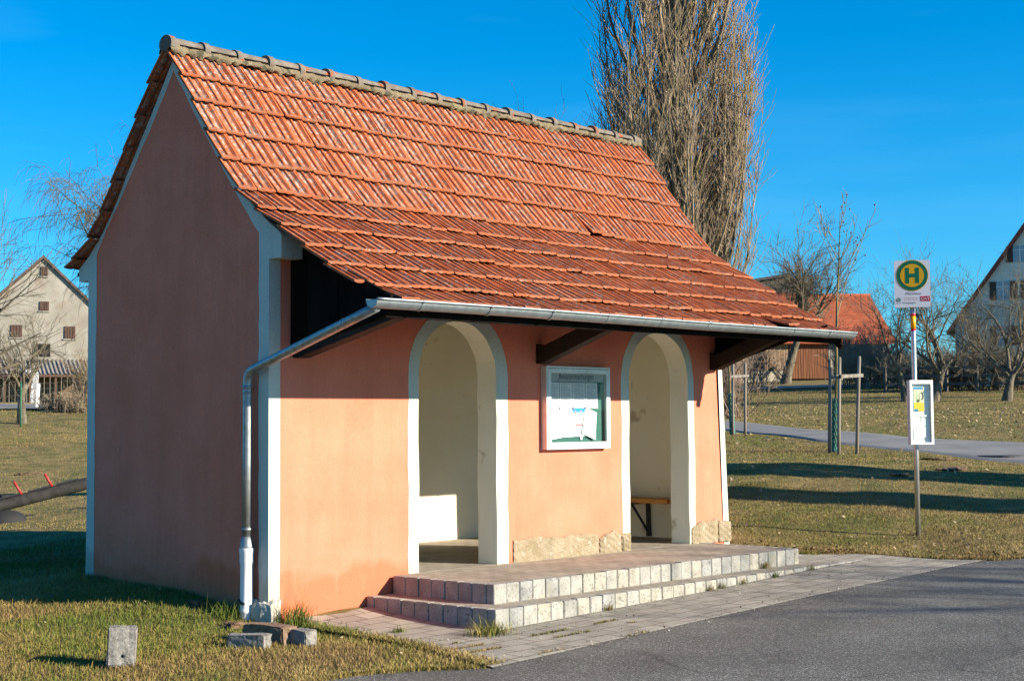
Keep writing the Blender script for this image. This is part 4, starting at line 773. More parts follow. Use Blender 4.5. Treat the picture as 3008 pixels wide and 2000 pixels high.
# ================================================================== STONES, SEESAW
GRAN = mat('granite', (.15, .14, .128), .95, c2=(.25, .235, .215), scale=22, bump=1, bscale=45, bdist=.01, spots=[(70, .60, .04, (.1, .1, .1), .7), (60, .63, .04, (.4, .38, .35), .6)])
GRANB = mat('brown_granite', (.16, .10, .065), .95, c2=(.25, .17, .115), scale=14, bump=1, bscale=40, bdist=.01, spots=[(60, .62, .05, (.12, .08, .06), .6)])
def stone(px, py, d, size, rot, m, label, seed, tiltv=(0, 0), hole=False):
    import bmesh
    p = hit(px, py) if d is None else at(px, py, d); rr = random.Random(seed); bm = bmesh.new(); bmesh.ops.create_cube(bm, size=2); bmesh.ops.bevel(bm, geom=bm.edges[:], offset=.10, segments=2, affect='EDGES'); bmesh.ops.subdivide_edges(bm, edges=bm.edges[:], cuts=3, use_grid_fill=True)
    ph = [rr.uniform(0, 6) for _ in range(5)]; M_ = Matrix.Rotation(rot, 3, 'Z') @ Matrix.Rotation(tiltv[0], 3, 'X') @ Matrix.Rotation(tiltv[1], 3, 'Y'); s = size
    for v in bm.verts:
        q = v.co; k = 1+.07*math.sin(2.3*q.x+ph[0])*math.sin(2.9*q.y+ph[1]+q.z)+.03*math.sin(7*q.z+ph[2]+3*q.x)*math.sin(6*q.y+ph[3])+rr.uniform(-.035, .035)
        v.co = M_ @ Vector((q.x*s[0]/2*k, q.y*s[1]/2*k, q.z*s[2]/2*k))
    zmin = min(v.co.z for v in bm.verts); me = bpy.data.meshes.new('stone_block')
    for v in bm.verts: v.co.z -= zmin+.035
    bm.to_mesh(me); bm.free(); me.materials.append(m); o = bpy.data.objects.new('stone_block', me); COL.objects.link(o); o.location = tuple(p[:2])+(gz(p[0], p[1]),); o['_w'] = tuple(o.location)
    return tag(o, label, 'stone', 'loose stone blocks on the lawn by the corner')
so_ = stone(357, 1960, None, (.20, .19, .285), R(-32), GRAN, 'upright grey granite block with a drilled hole standing alone on the lawn', 11, (R(-5), R(3)))
hp = np.array(so_.location)+np.array([-.045, -.093, .085]); mb = MB(); mb.tube([hp+np.array([-.02, -.035, 0])*0-np.array([.0, .0, 0]), hp+np.array([.053, .085, 0])], .012, 10); hb = mb.build('drill_hole', BLACK, so_)
stone(730, 1903, None, (.31, .15, .135), R(118), GRAN, 'low grey granite kerb block lying foremost left of the three blocks', 12)
stone(792, 1884, None, (.44, .18, .165), R(100), GRANB, 'long brown stone block lying in the middle of the group by the downpipe', 13)
stone(889, 1898, None, (.2, .14, .145), R(96), GRAN, 'small pale granite block at the right of the brown block, near the paving', 14)
sp_ = at(13, 1535, 26.); szz = gz(sp_[0], sp_[1]); SS = empty('seesaw', (sp_[0], sp_[1], szz), 'weathered log seesaw with red loop handles behind the left wall, on a dark rubber mound', 'seesaw')
LOG = mat('weathered_log', (.022, .021, .021), .85, c2=(.045, .042, .04), scale=7, stretch=(1, 1, 1), bump=.6, bscale=20)
pA, pB = at(-260, 1552, 26.), at(300, 1408, 26.); mb = MB(); ts = np.linspace(0, 1, 12); mb.tube([pA+(pB-pA)*t for t in ts], .098, 16); bm_ = mb.build('beam', LOG, SS)
ax = (pB-pA)/np.linalg.norm(pB-pA); sd_ = np.cross(ax, [0, 0, 1]); sd_ /= np.linalg.norm(sd_); un = np.cross(sd_, ax)
for px in (-165, -75, 62, 153):
    t = (px+260)/560; c = pA+(pB-pA)*t+un*.10; mb = MB(); lean = -ax*.06
    P = [c-sd_*.03]+[c+un*h_*1.0+lean*h_/.2+sd_*s_ for h_, s_ in ((.08, -.05), (.17, -.055), (.205, -.03), (.21, 0), (.205, .03), (.17, .055), (.08, .05))]+[c+sd_*.03]
    mb.tube(P, .02, 8); mb.build('handle', flat('red_steel', (.45, .03, .025), .4), SS)
for px in (-120, 25, 115, 200):
    t = (px+260)/560; c = pA+(pB-pA)*t+un*.112; mb = MB(); mb.bar(c-ax*.18, c+ax*.18, .15, .02, up=un); mb.build('seat', flat('dark_seat', (.03, .03, .035), .6), SS)
mb = MB(); mb.tube([(sp_[0], sp_[1], szz-.02), (sp_[0], sp_[1], szz+.42)], .085, 12); mb.build('support_post', LOG, SS)
mb = MB(); P = [[(sp_[0]+r_*math.cos(a), sp_[1]+r_*math.sin(a), szz+h_) for a in np.linspace(0, 2*math.pi, 25)] for r_, h_ in ((.36, -.05), (.34, .06), (.26, .13), (.14, .17), (.02, .18))]; P = np.array(P); mb.grid(P[..., 0], P[..., 1], P[..., 2]); mb.build('rubber_mound', flat('rubber', (.02, .02, .022), .8), SS)
# ================================================================== TREES
def tubes(P, Rr, n=3):
    """many polylines at once: P (N,K,3), Rr (N,K) -> vertices, quads"""
    N, K, _ = P.shape; T = np.gradient(P, axis=1); T /= np.linalg.norm(T, axis=2, keepdims=True)+1e-9
    ref = np.where(np.abs(T[:, :1, 2:3]) < .9, np.array([0, 0, 1.]), np.array([1., 0, 0])); a = np.cross(T, np.broadcast_to(ref, T.shape)); a /= np.linalg.norm(a, axis=2, keepdims=True)+1e-9; b = np.cross(T, a)
    th = 2*np.pi*np.arange(n)/n; V = P[:, :, None]+Rr[:, :, None, None]*(a[:, :, None]*np.cos(th)[None, None, :, None]+b[:, :, None]*np.sin(th)[None, None, :, None])
    i, j = np.meshgrid(np.arange(K-1), np.arange(n), indexing='ij'); q = np.stack([i*n+j, i*n+(j+1) % n, (i+1)*n+(j+1) % n, (i+1)*n+j], -1).reshape(-1, 4)
    F = (q[None]+(np.arange(N)*K*n)[:, None, None]).reshape(-1, 4); return V.reshape(-1, 3), F
def unit(v): return v/(np.linalg.norm(v, axis=-1, keepdims=True)+1e-9)
def wander(p, d, L, r0, r1, K, rg, jit, bias=None, power=1.):
    """N branches with a random walk: p,d (N,3); L,r0,r1 (N,)"""
    N = len(p); P = np.zeros((N, K, 3)); P[:, 0] = p; d = unit(d)
    for k in range(1, K):
        d = unit(d+rg.normal(0, jit, (N, 3))+(0 if bias is None else bias)); P[:, k] = P[:, k-1]+d*(L/(K-1))[:, None]
    t = np.linspace(0, 1, K)**power; return P, r0[:, None]*(1-t)+r1[:, None]*t
def spawn(P, Rr, cnt, rg, tmin, ang, lf, rf, tmax=1.):
    """children along parents; returns start, dir, parent radius there, parent length"""
    N, K, _ = P.shape; idx = np.repeat(np.arange(N), cnt); t = rg.uniform(tmin, tmax, len(idx))*(K-1); k = np.minimum(t.astype(int), K-2); f = (t-k)[:, None]
    p = P[idx, k]*(1-f)+P[idx, k+1]*f; d = unit(P[idx, k+1]-P[idx, k]); r = Rr[idx, k]*(1-f[:, 0])+Rr[idx, k+1]*f[:, 0]; Lp = np.linalg.norm(np.diff(P, axis=1), axis=2).sum(1)[idx]
    rnd = unit(np.cross(d, rg.normal(0, 1, (len(idx), 3)))); a = rg.uniform(ang[0], ang[1], len(idx))[:, None]; nd_ = d*np.cos(a)+rnd*np.sin(a)
    return p, nd_, r*rf, Lp*rg.uniform(*lf, len(idx))
def join(L_):
    V = []; F = []; o = 0
    for v, f in L_: V.append(v); F.append(f+o); o += len(v)
    return np.concatenate(V), np.concatenate(F)
BARK = mat('grey_bark', (.075, .062, .045), .95, c2=(.17, .145, .105), scale=7, stretch=(1, 1, .3), bump=.9, bscale=18, bdist=.03, spots=[(5, .60, .08, (.20, .18, .05), .5)])
TWIG = mat('twig_brown', (.15, .11, .075), .9, c2=(.27, .215, .15), scale=3, bump=0, spots=[(2.0, .56, .1, (.24, .20, .07), .6)])
TWIGD = mat('twig_dark', (.085, .070, .050), .9, c2=(.18, .15, .105), scale=2, bump=0, spots=[(1.5, .58, .1, (.16, .14, .04), .6)])
TWIGR = mat('twig_reddish', (.20, .14, .10), .9, c2=(.33, .245, .185), scale=2, bump=0)
def bare_tree(name, base, H, seed, label, trunk_h=.3, r=.12, lean=(0, 0), n1=6, n2=7, n3=8, n4=0, spread=(.5, 1.1), up=.10, jit=.16, droop=0., group=None, tw=TWIGD, bark=BARK, l1=(.5, .75), cat='tree', minr=.006, l2=(.4, .75), l3=(.3, .6), prof_=None, build_trunk=True):
    rg = np.random.default_rng(seed); base = np.array(base, float); e = empty(name, base, label, cat, group)
    d0 = np.array([[lean[0], lean[1], 1.]]); Pt, Rt = wander(base[None]-np.array([0, 0, .15]), d0, np.array([H*trunk_h*1.0]), np.array([r]), np.array([r*.72]), 7, rg, .05)
    tr = [tubes(Pt, Rt*np.linspace(1.25, 1, 7)[None]**np.array([2]), 10)]; cr = []
    top = Pt[:, -1]; td = unit(Pt[:, -1]-Pt[:, -2])
    az = rg.uniform(0, 6.28)+np.arange(n1)*2*np.pi/n1+rg.normal(0, .3, n1); a = rg.uniform(*spread, n1); a[0] *= .3
    d1 = np.stack([np.cos(az)*np.sin(a), np.sin(az)*np.sin(a), np.cos(a)], 1)+td*.2; p1 = np.repeat(top, n1, 0)-td*rg.uniform(0, H*trunk_h*.25, (n1, 1))
    L1 = H*(1-trunk_h)*rg.uniform(*l1, n1)*1.35; P1, R1 = wander(p1, d1, L1, np.full(n1, r*.55)*rg.uniform(.7, 1, n1), np.full(n1, r*.12), 9, rg, jit, np.array([0, 0, up]))
    tr.append(tubes(P1, R1, 7))
    p, d, rr, L2 = spawn(P1, R1, n2, rg, .15, (.4, 1.1), l2, .62); P2, R2 = wander(p, d, L2, rr, np.maximum(rr*.25, minr), 7, rg, jit*1.1, np.array([0, 0, up*.8])); cr.append(tubes(P2, R2, 5))
    p, d, rr, L3 = spawn(P2, R2, n3, rg, .12, (.35, 1.0), l3, .6); P3, R3 = wander(p, d, L3, np.maximum(rr, minr), np.full(len(p), minr*.6), 5, rg, jit*1.2, np.array([0, 0, up*.5-droop])); cr.append(tubes(P3, R3, 3))
    if n4:
        p, d, rr, L4 = spawn(P3, R3, n4, rg, .1, (.3, .9), (.35, .8), .7); P4, R4 = wander(p, d, L4, np.maximum(rr, minr*.8), np.full(len(p), minr*.5), 4, rg, jit*1.2, np.array([0, 0, up*.4-droop*2])); cr.append(tubes(P4, R4, 3))
    V, F = join(tr); rawmesh('trunk', V, F, bark, base, e, True); V, F = join(cr); rawmesh('crown', V, F, tw, base, e, True); return e
def shrub(base, H, Wd, seed, label, n=40, tw=TWIGR, group=None, minr=.006, name='bare_shrub', n2=8, n3=4):
    rg = np.random.default_rng(seed); base = np.array(base, float); p = base+np.stack([rg.normal(0, Wd*.22, n), rg.normal(0, Wd*.22, n), np.full(n, -.1)], 1); a = np.abs(rg.normal(0, .35, n)); az = rg.uniform(0, 6.28, n)
    d = np.stack([np.sin(a)*np.cos(az), np.sin(a)*np.sin(az), np.cos(a)], 1); P1, R1 = wander(p, d, H*rg.uniform(.6, 1.05, n), np.full(n, .022), np.full(n, minr), 7, rg, .10); L_ = [tubes(P1, R1, 4)]
    p, d, rr, L2 = spawn(P1, R1, n2, rg, .15, (.3, .8), (.2, .45), .6); P2, R2 = wander(p, d, L2, np.maximum(rr, minr), np.full(len(p), minr*.7), 5, rg, .15); L_.append(tubes(P2, R2, 3))
    p, d, rr, L3 = spawn(P2, R2, n3, rg, .1, (.3, .9), (.3, .6), .7); P3, R3 = wander(p, d, L3, np.full(len(p), minr*.8), np.full(len(p), minr*.5), 4, rg, .18); L_.append(tubes(P3, R3, 3))
    V, F = join(L_); o = rawmesh(name, V, F, tw, base, None, True); return tag(o, label, 'shrub', group)
# ---- the tall columnar poplar behind the shelter
def poplar(px, d, seed, label, k=1.):
    rg = np.random.default_rng(seed); base = ground_at(px, d); e = empty('poplar_tree', base, label, 'tree')
    K = 16; zs = np.linspace(-.2, 23, K); wx = np.cumsum(rg.normal(0, .03, K)); wy = np.cumsum(rg.normal(0, .03, K)); Pt = base+np.stack([wx-wx[0], wy-wy[0], zs], 1); Rt = np.interp(zs, [0, 2, 12, 23], [.55, .40, .28, .05])
    sk = lambda vf: (base+(vf[0]-base)*k, vf[1])
    tr = [tubes(Pt[None], Rt[None], 14)]; cr = []
    n = 225; h = np.concatenate([rg.uniform(1.2, 19, 165), rg.uniform(.4, 3.2, 60)]); rg.shuffle(h); az = rg.uniform(0, 6.28, n); rho = (.25+.75*np.sqrt(rg.uniform(0, 1, n)))*np.interp(h, [1, 4, 8, 14, 19], [2.35, 2.4, 2.15, 1.8, 1.1]); Lz = rg.uniform(3.6, 6.8, n); K1 = 10; t = np.linspace(0, 1, K1)
    lat = rho[:, None]*(1-(1-t)**2.3)[None]; azt = az[:, None]+rg.normal(0, .08, (n, 1))*t[None]
    P1 = np.zeros((n, K1, 3)); ctr = np.stack([np.interp(h, zs, Pt[:, 0]), np.interp(h, zs, Pt[:, 1]), base[2]+h], 1)
    P1[..., 0] = ctr[:, :1]+lat*np.cos(azt); P1[..., 1] = ctr[:, 1:2]+lat*np.sin(azt); P1[..., 2] = ctr[:, 2:]+Lz[:, None]*(t**1.15)[None]; P1 += np.cumsum(rg.normal(0, .02, P1.shape), 1)
    R1 = (rg.uniform(.045, .11, n)[:, None])*(1-t*.88)[None]; tr.append(tubes(P1[:55], R1[:55]*1.3, 6)); cr.append(tubes(P1[55:], R1[55:], 5))
    p, dd, rr, L2 = spawn(P1, R1, 12, rg, .12, (.2, .6), (.16, .38), .5); P2, R2 = wander(p, dd, L2, np.clip(rr, .012, .03), np.full(len(p), .007), 6, rg, .07, np.array([0, 0, .28])); cr.append(tubes(P2, R2, 3))
    p, dd, rr, L3 = spawn(P2, R2, 7, rg, .1, (.3, .9), (.3, .6), .6); P3, R3 = wander(p, dd, L3, np.full(len(p), .0085), np.full(len(p), .005), 4, rg, .10, np.array([0, 0, .2])); cr.append(tubes(P3, R3, 3))
    tr = [sk(q) for q in tr]; cr = [sk(q) for q in cr]
    V, F = join(tr); rawmesh('trunk', V, F, BARK, base, e, True); V, F = join(cr); rawmesh('crown', V, F, mat('poplar_twig', (.18, .138, .09), .9, c2=(.35, .27, .185), scale=1.2, bump=0, spots=[(.9, .55, .12, (.26, .22, .09), .7), (1.7, .60, .1, (.26, .17, .15), .6)]), base, e, True)
poplar(1998, 80, 12, 'tall columnar bare poplar rising above the tiled roof', 1.78)
# ---- staked young trees on the lawn
GUARD = flat('green_guard', (.03, .17, .14), .6)
POST = mat('grey_stake', (.15, .128, .105), .9, c2=(.25, .225, .195), scale=5, stretch=(3, 3, .3), bump=.4, bscale=20)
def young_tree(px, d, H, seed, label, lean, n1=11):
    rg = np.random.default_rng(seed); b = ground_at(px, d); e = empty('young_tree', b, label, 'tree', 'young staked trees on the lawn'); K = 14; t = np.linspace(0, 1, K)
    rt = np.array([r0[0], r0[1], 0]); Pt = b+np.outer(t*H, [0, 0, 1])+np.outer(t*lean, rt)+np.cumsum(rg.normal(0, .008, (K, 3)), 0)*[1, 1, 0]; Rt = .034*(1-t)**.8+.004
    V, F = tubes(Pt[None], Rt[None], 8); rawmesh('trunk', V, F, mat('olive_bark', (.11, .095, .035), .9, c2=(.2, .17, .07), scale=8), b, e, True)
    p, dd, rr, L1 = spawn(Pt[None], Rt[None], n1, rg, .42, (.4, .75), (.16, .36), .6, .95); P1, R1 = wander(p, dd, L1, np.maximum(rr, .007), np.full(len(p), .004), 7, rg, .06, np.array([0, 0, .13])); L_ = [tubes(P1, R1, 4)]
    p, dd, rr, L2 = spawn(P1, R1, 7, rg, .12, (.4, .9), (.10, .28), .7); P2, R2 = wander(p, dd, L2, np.full(len(p), .0055), np.full(len(p), .0035), 4, rg, .1, np.array([0, 0, .05])); L_.append(tubes(P2, R2, 3))
    V, F = join(L_); rawmesh('crown', V, F, TWIG, b, e, True)
    # withered fruit left on the twigs
    ends = P2[rg.choice(len(P2), 22, replace=False), -1]
    for q in ends:
        mb = MB(); c = q+rg.normal(0, .02, 3)-np.array([0, 0, .03]); mb.tube([c+np.array([0, 0, .018]), c+np.array([0, 0, .008]), c-np.array([0, 0, .008]), c-np.array([0, 0, .018])], [.003, .016, .016, .003], 5)
        mb.build('dry_fruit', flat('dry_fruit', (.12, .035, .03), .8), e)
    mb = MB(); g = MB()
    for k in range(10):
        for s_ in (1, -1):
            P = [Pt[0]+np.array([0, 0, z])+rt*lean*z/H+.062*np.array([math.cos(2*math.pi*k/10+s_*z*4.5), math.sin(2*math.pi*k/10+s_*z*4.5), 0]) for z in np.linspace(.02, 1.02, 12)]
            g.tube(P, .0085, 4, caps=False)
    g.tube([Pt[0]+np.array([0, 0, .0]), Pt[0]+np.array([0, 0, .14])], .064, 10); g.build('trunk_guard', GUARD, e)
    return b, rt
def stakes(posts, bars, label):
    ps = [(at(a, b_, d), a, b_, c, dd, d) for (a, b_, c, dd, d) in posts]; b0 = np.mean([ground_at(p[1], p[5]) for p in ps], 0); e = empty('tree_stakes', b0, label, 'tree stakes', 'stake frames round the young trees'); tops = []
    for (w, a, b_, c, dd, d) in ps:
        g = ground_at(a, d); top = at(c, dd, d); mb = MB(); mb.tube([g-np.array([0, 0, .2]), g*.5+top*.5, top-np.array([0, 0, .03]), top], [.034, .033, .032, .024], 10); mb.build('post', POST, e); tops.append((g, top))
    for i, j, f, out in bars:
        a = tops[i][0]+(tops[i][1]-tops[i][0])*f; b_ = tops[j][0]+(tops[j][1]-tops[j][0])*f; dd = unit(b_-a); off = np.array([-fw[0], -fw[1], 0])*.05; mb = MB(); mb.bar(a-dd*.1+off, b_+dd*.1+off, .025, .065); mb.build('crossbar', POST, e)
young_tree(2449, 30, 4.6, 21, 'slim bare young tree with green trunk guard standing between the three stakes', .17)
stakes([(2432, 1330, 2439, 1055, 29.7), (2459, 1330, 2466, 1049, 29.2), (2512, 1330, 2524, 1046, 29.6)], [(0, 1, .80, 0), (1, 2, .80, 0)], 'three grey wooden stakes with crossbars round the slim young tree')
young_tree(2149, 38, 3.6, 22, 'young tree with green trunk guard half hidden by the right corner of the shelter', -.1, 8)
stakes([(2150, 1278, 2153, 1068, 37.4), (2186, 1280, 2189, 1066, 37.6)], [(0, 1, .82, 0)], 'pair of grey wooden stakes with a crossbar just right of the shelter')
# ---- meadow orchard, barn tree, left hand trees
og = 'gnarled bare fruit trees in the meadow'
bare_tree('fruit_tree', ground_at(2658, 60), 4.6, 31, 'thin upright bare fruit tree between the stakes and the bus stop sign', .38, .10, (-.05, .05), 5, 6, 7, 3, (.25, .9), .14, .14, group=og)
bare_tree('fruit_tree', ground_at(2738, 60), 5.2, 34, 'leaning forked bare fruit tree behind the bus stop sign pole', .26, .15, (.3, -.2), 5, 7, 7, 4, (.3, 1.25), .10, .2, group=og)
bare_tree('fruit_tree', ground_at(2955, 60), 4.6, 33, 'wide spreading bare fruit tree with a short thick trunk in front of the grey house', .26, .15, (.1, -.05), 6, 7, 7, 4, (.6, 1.25), .08, .18, group=og)
bare_tree('fruit_tree', ground_at(3060, 64), 4.4, 36, 'bare fruit tree at the right edge beside the grey house', .26, .14, (-.1, 0), 6, 7, 7, 4, (.5, 1.2), .08, .18, group=og)
bare_tree('fruit_tree', ground_at(2850, 74), 4.6, 37, 'smaller bare fruit tree farther back between sign and grey house', .26, .13, (.1, 0), 6, 6, 6, 3, (.5, 1.1), .1, .18, group=og)
bare_tree('barn_tree', ground_at(2306, 92), 8.2, 41, 'dark knotty bare tree leaning beside the timber barn', .42, .22, (.22, -.13), 6, 9, 10, 5, (.3, 1.15), .12, .17, minr=.012)
bare_tree('walnut_tree', ground_at(-130, 42), 5.6, 51, 'large bare tree reaching in from the left edge over the farmhouse', .30, .26, (.05, 0), 6, 5, 6, 4, (.5, 1.2), .05, .17, minr=.008)
bare_tree('fruit_tree', ground_at(66, 52), 3.9, 52, 'small bare fruit tree in front of the farmhouse gable by the white wrap', .34, .12, (.02, 0), 5, 5, 6, 3, (.5, 1.15), .10, .18, group=og)
bare_tree('birch_tree', ground_at(330, 66), 9.6, 53, 'bare birch with weeping twigs behind the left roof edge', .50, .16, (.0, .0), 10, 8, 8, 7, (.15, .6), .06, .10, droop=.30, tw=TWIGD, minr=.007)
bare_tree('distant_tree', ground_at(1610, 85), 12.8, 54, 'treetop just showing above the roof ridge left of the poplar', .4, .3, (0, 0), 7, 8, 8, 4, (.1, .5), .1, .12, minr=.01)
sg = 'brown bare shrubs before the barn'
for k, (px, d, h, w, lab) in enumerate([(2500, 84, 2.9, 2.2, 'tall brown shrub right against the grey boarded end of the barn'), (2560, 80, 2.5, 2.8, 'broad brown shrub under the barn roof verge'), (2615, 78, 2.2, 2.4, 'brown shrub between the barn verge and the thin fruit tree'), (2690, 72, 1.8, 2.4, 'low dark shrub behind the timetable case'), (2790, 71, 1.8, 3., 'low dark shrub along the rail fence behind the leaning fruit tree'), (2880, 71, 1.9, 3., 'low dark shrub before the grey house wall'), (2990, 71, 1.8, 3., 'low dark shrub below the lower window of the grey house')]):
    shrub(ground_at(px, d), h, w, 60+k, lab, 60, TWIGR if k < 3 else TWIGD, sg, .011)
shrub(ground_at(2120, 50), 2.7, 2.2, 71, 'reddish bare shrub just past the right corner of the shelter', 55, TWIGR, None, .008); shrub(ground_at(2215, 86), 2.4, 2.6, 72, 'thin bare shrub before the pale boards of the barn', 40, TWIGR, None, .009)
hg = 'dry scrub along the left fence'
for k, (px, d, h, w, lab) in enumerate([(165, 57, .62, 1.2, 'dry brown scrub just right of the white marker post'), (205, 56.5, .66, 1.3, 'dry scrub in the middle below the corrugated shed'), (250, 57, .7, 1.3, 'dry scrub next to the left edge of the shelter')]):
    shrub(ground_at(px, d), h, w, 80+k, lab, 45, TWIG, hg, .008)
shrub(ground_at(268, 74), 2.3, 1.8, 84, 'twiggy bush hiding the right end of the corrugated shed', 50, TWIG, None, .009)

# ================================================================== FARM BUILDINGS, FENCES
def frame_at(px, d, yaw=0.):
    o = ground_at(px, d); v = o[:2]-CAM[:2]; v = v/np.linalg.norm(v); r = np.array([v[1], -v[0]]); c, s = math.cos(yaw), math.sin(yaw); x = r*c+v*s; y = v*c-r*s
    def tr(mb): mb.v = [(o[0]+x[0]*p[0]+y[0]*p[1], o[1]+x[1]*p[0]+y[1]*p[1], o[2]+p[2]) for p in mb.v]; return mb
    return o, tr
FARM = mat('farm_render', (.28, .255, .21), .95, c2=(.37, .345, .295), scale=.9, bump=.3, bscale=15, spots=[(.55, .55, .12, (.24, .175, .13), .75), (4, .64, .06, (.22, .18, .12), .5)])
OLDROOF = mat('old_tile_roof', (.085, .06, .05), .95, c2=(.15, .10, .08), scale=3, bump=.6, bscale=12)
SHUT = mat('brown_shutter', (.07, .04, .03), .9, c2=(.12, .075, .055), scale=5, stretch=(8, 8, .5))
HOLE = flat('dark_opening', (.012, .011, .01), .9)
o, tr = frame_at(125, 85, -.06); Fm = empty('farmhouse', o, 'old cream rendered farmhouse gable with brown shutters at the left edge', 'house')
sc = .0189
mb = MB(); G = [(-6.2, -.3), (5.0, -.3), (5.0, 2.75), (0, 7.62), (-6.2, 1.95)]; mb.prism(G, (), 0, 12, (0, 2, 1)); tr(mb).build('wall', FARM, Fm)
mb = MB(); mb.prism([(0, 7.66), (5.35, 2.43), (5.35, 2.60), (0, 7.84), (-6.6, 1.75), (-6.6, 1.58)], (), -.14, 12.3, (0, 2, 1)); tr(mb).build('roof', OLDROOF, Fm)
for (cx_, cz_, w, h, kind) in ((127, 811, .36, .50, 's'), (128, 909, .48, .5, 's'), (198, 983, .56, .66, 's'), (54, 980, .58, .66, 's'), (126, 1033, .74, .68, 'o')):
    x = (cx_-125)*sc; z = (1180-cz_)*sc
    mb = MB(); mb.box((x-w/2, -.03, z-h/2), (x+w/2, .05, z+h/2)); wd = tr(mb).build('window', HOLE if kind == 'o' else SHUT, Fm)
    if kind == 's':
        mb = MB(); 
        for k in range(4): mb.box((x-w/2+w*k/4+.012, -.055, z-h/2+.02), (x-w/2+w*(k+1)/4-.012, -.032, z+h/2-.02))
        tr(mb).build('shutter', SHUT, wd)
        mb = MB(); mb.box((x-w/2-.06, -.06, z-h/2-.07), (x+w/2+.06, .02, z-h/2-.005)); tr(mb).build('sill', FARM, wd)
o, tr = frame_at(150, 79, .1); Sh = empty('lean_to_shed', o, 'open timber shed with a grey corrugated roof below the farmhouse gable', 'shed')
CORR = mat('corrugated_roof', (.13, .12, .11), .9, c2=(.24, .22, .2), scale=2, bump=.3, bscale=20, spots=[(.6, .58, .08, (.27, .10, .06), .6)])
xs_ = np.linspace(-3.6, 2.6, 310); mb = MB(); P = np.array([[(x, y, z+.035*math.sin(x*2*math.pi/.2)) for x in xs_] for y, z in ((-.4, 1.42), (.6, 1.75), (1.9, 2.22))]); mb.grid(P[..., 0], P[..., 1], P[..., 2]); tr(mb).build('roof', CORR, Sh, fix=False)
mb = MB()
for k in range(22):
    x = -3.5+k*.28; mb.box((x, 1.7, -.2), (x+.255, 1.74, 2.05))
tr(mb).build('wall', mat('shed_boards', (.10, .065, .04), .9, c2=(.2, .14, .09), scale=3, stretch=(6, 6, .4)), Sh)
for x in (-3.4, -2.2, -1.0, .2, 1.3, 2.4):
    mb = MB(); mb.box((x-.05, -.3, -.2), (x+.05, -.2, 1.5)); tr(mb).build('post', SHUT, Sh)
mb = MB(); mb.box((-3.6, -.38, 1.28), (2.6, -.3, 1.40)); tr(mb).build('eaves_beam', SHUT, Sh)
# white film-wrapped stack
o, tr = frame_at(22, 68); th = np.linspace(0, 2*np.pi, 61); ph = np.linspace(0, 1, 24); rg = np.random.default_rng(4); X_ = np.zeros((24, 61)); Y_ = X_.copy(); Z_ = X_.copy()
for i, s_ in enumerate(ph):
    for j, t in enumerate(th):
        tt = t % (2*math.pi) if j < 60 else 0.; k = 1+.05*math.sin(9*tt+4*s_)+.035*math.sin(17*tt-3*s_)+.03*math.sin(5*tt+9*s_); sq = (abs(math.cos(tt))**3.2+abs(math.sin(tt))**3.2)**(-1/3.2)
        rr_ = (1 if s_ < .62 else math.cos((s_-.62)/.38*math.pi/2)**.6)*sq*k; zz_ = 1.28*min(1, s_/.62)*(.98) if s_ < .62 else 1.27+.17*math.sin((s_-.62)/.38*math.pi/2)
        X_[i, j] = rr_*1.05; Y_[i, j] = rr_*.9; Z_[i, j] = zz_*(1+.04*math.sin(3*tt))
mb = MB(); mb.grid(X_, Y_, Z_); tag(tr(mb).build('wrapped_stack', mat('white_film', (.62, .63, .66), .35, c2=(.78, .79, .8), scale=3, bump=.9, bscale=6, bdist=.06, spec=.5), base=o, fix=False), 'stack wrapped in crumpled white plastic film at the left edge', 'wrapped stack')
o, tr = frame_at(112, 58.5); mb = MB(); mb.prism([(-.085, -.1), (.035, -.1), (.08, .86), (.05, .90), (-.03, .88)], (), -.05, .05, (0, 2, 1)); tag(tr(mb).build('marker_post', flat('white_paint', (.76, .75, .72), .6), base=o), 'white leaning marker post at the roadside below the farmhouse', 'post')
# green wire fence on the left bank
fp = [(-330, 48), (-130, 49.5), (62, 51), (262, 53), (470, 55)]; b0 = ground_at(62, 51); Fe = empty('wire_fence', b0, 'green posted wire mesh fence along the grassy bank on the left', 'fence'); PG = flat('fence_green', (.02, .11, .06), .5); pts = []
for px, d in fp:
    g = ground_at(px, d); pts.append(g); mb = MB(); mb.tube([g-np.array([0, 0, .3]), g+np.array([0, 0, 1.42])], .028, 10); mb.build('post', PG, Fe)
mb = MB()
for a, b_ in zip(pts[:-1], pts[1:]):
    for z in np.linspace(.08, 1.36, 8): mb.tube([a+np.array([0, 0, z]), (a+b_)/2+np.array([0, 0, z-.015]), b_+np.array([0, 0, z])], .0035, 3)
    for t in np.linspace(0, 1, 22): q = a+(b_-a)*t; mb.tube([q+np.array([0, 0, .06]), q+np.array([0, 0, 1.36])], .0025, 3)
mb.build('wire_mesh', flat('fence_wire', (.12, .14, .12), .5, metal=.5), Fe)
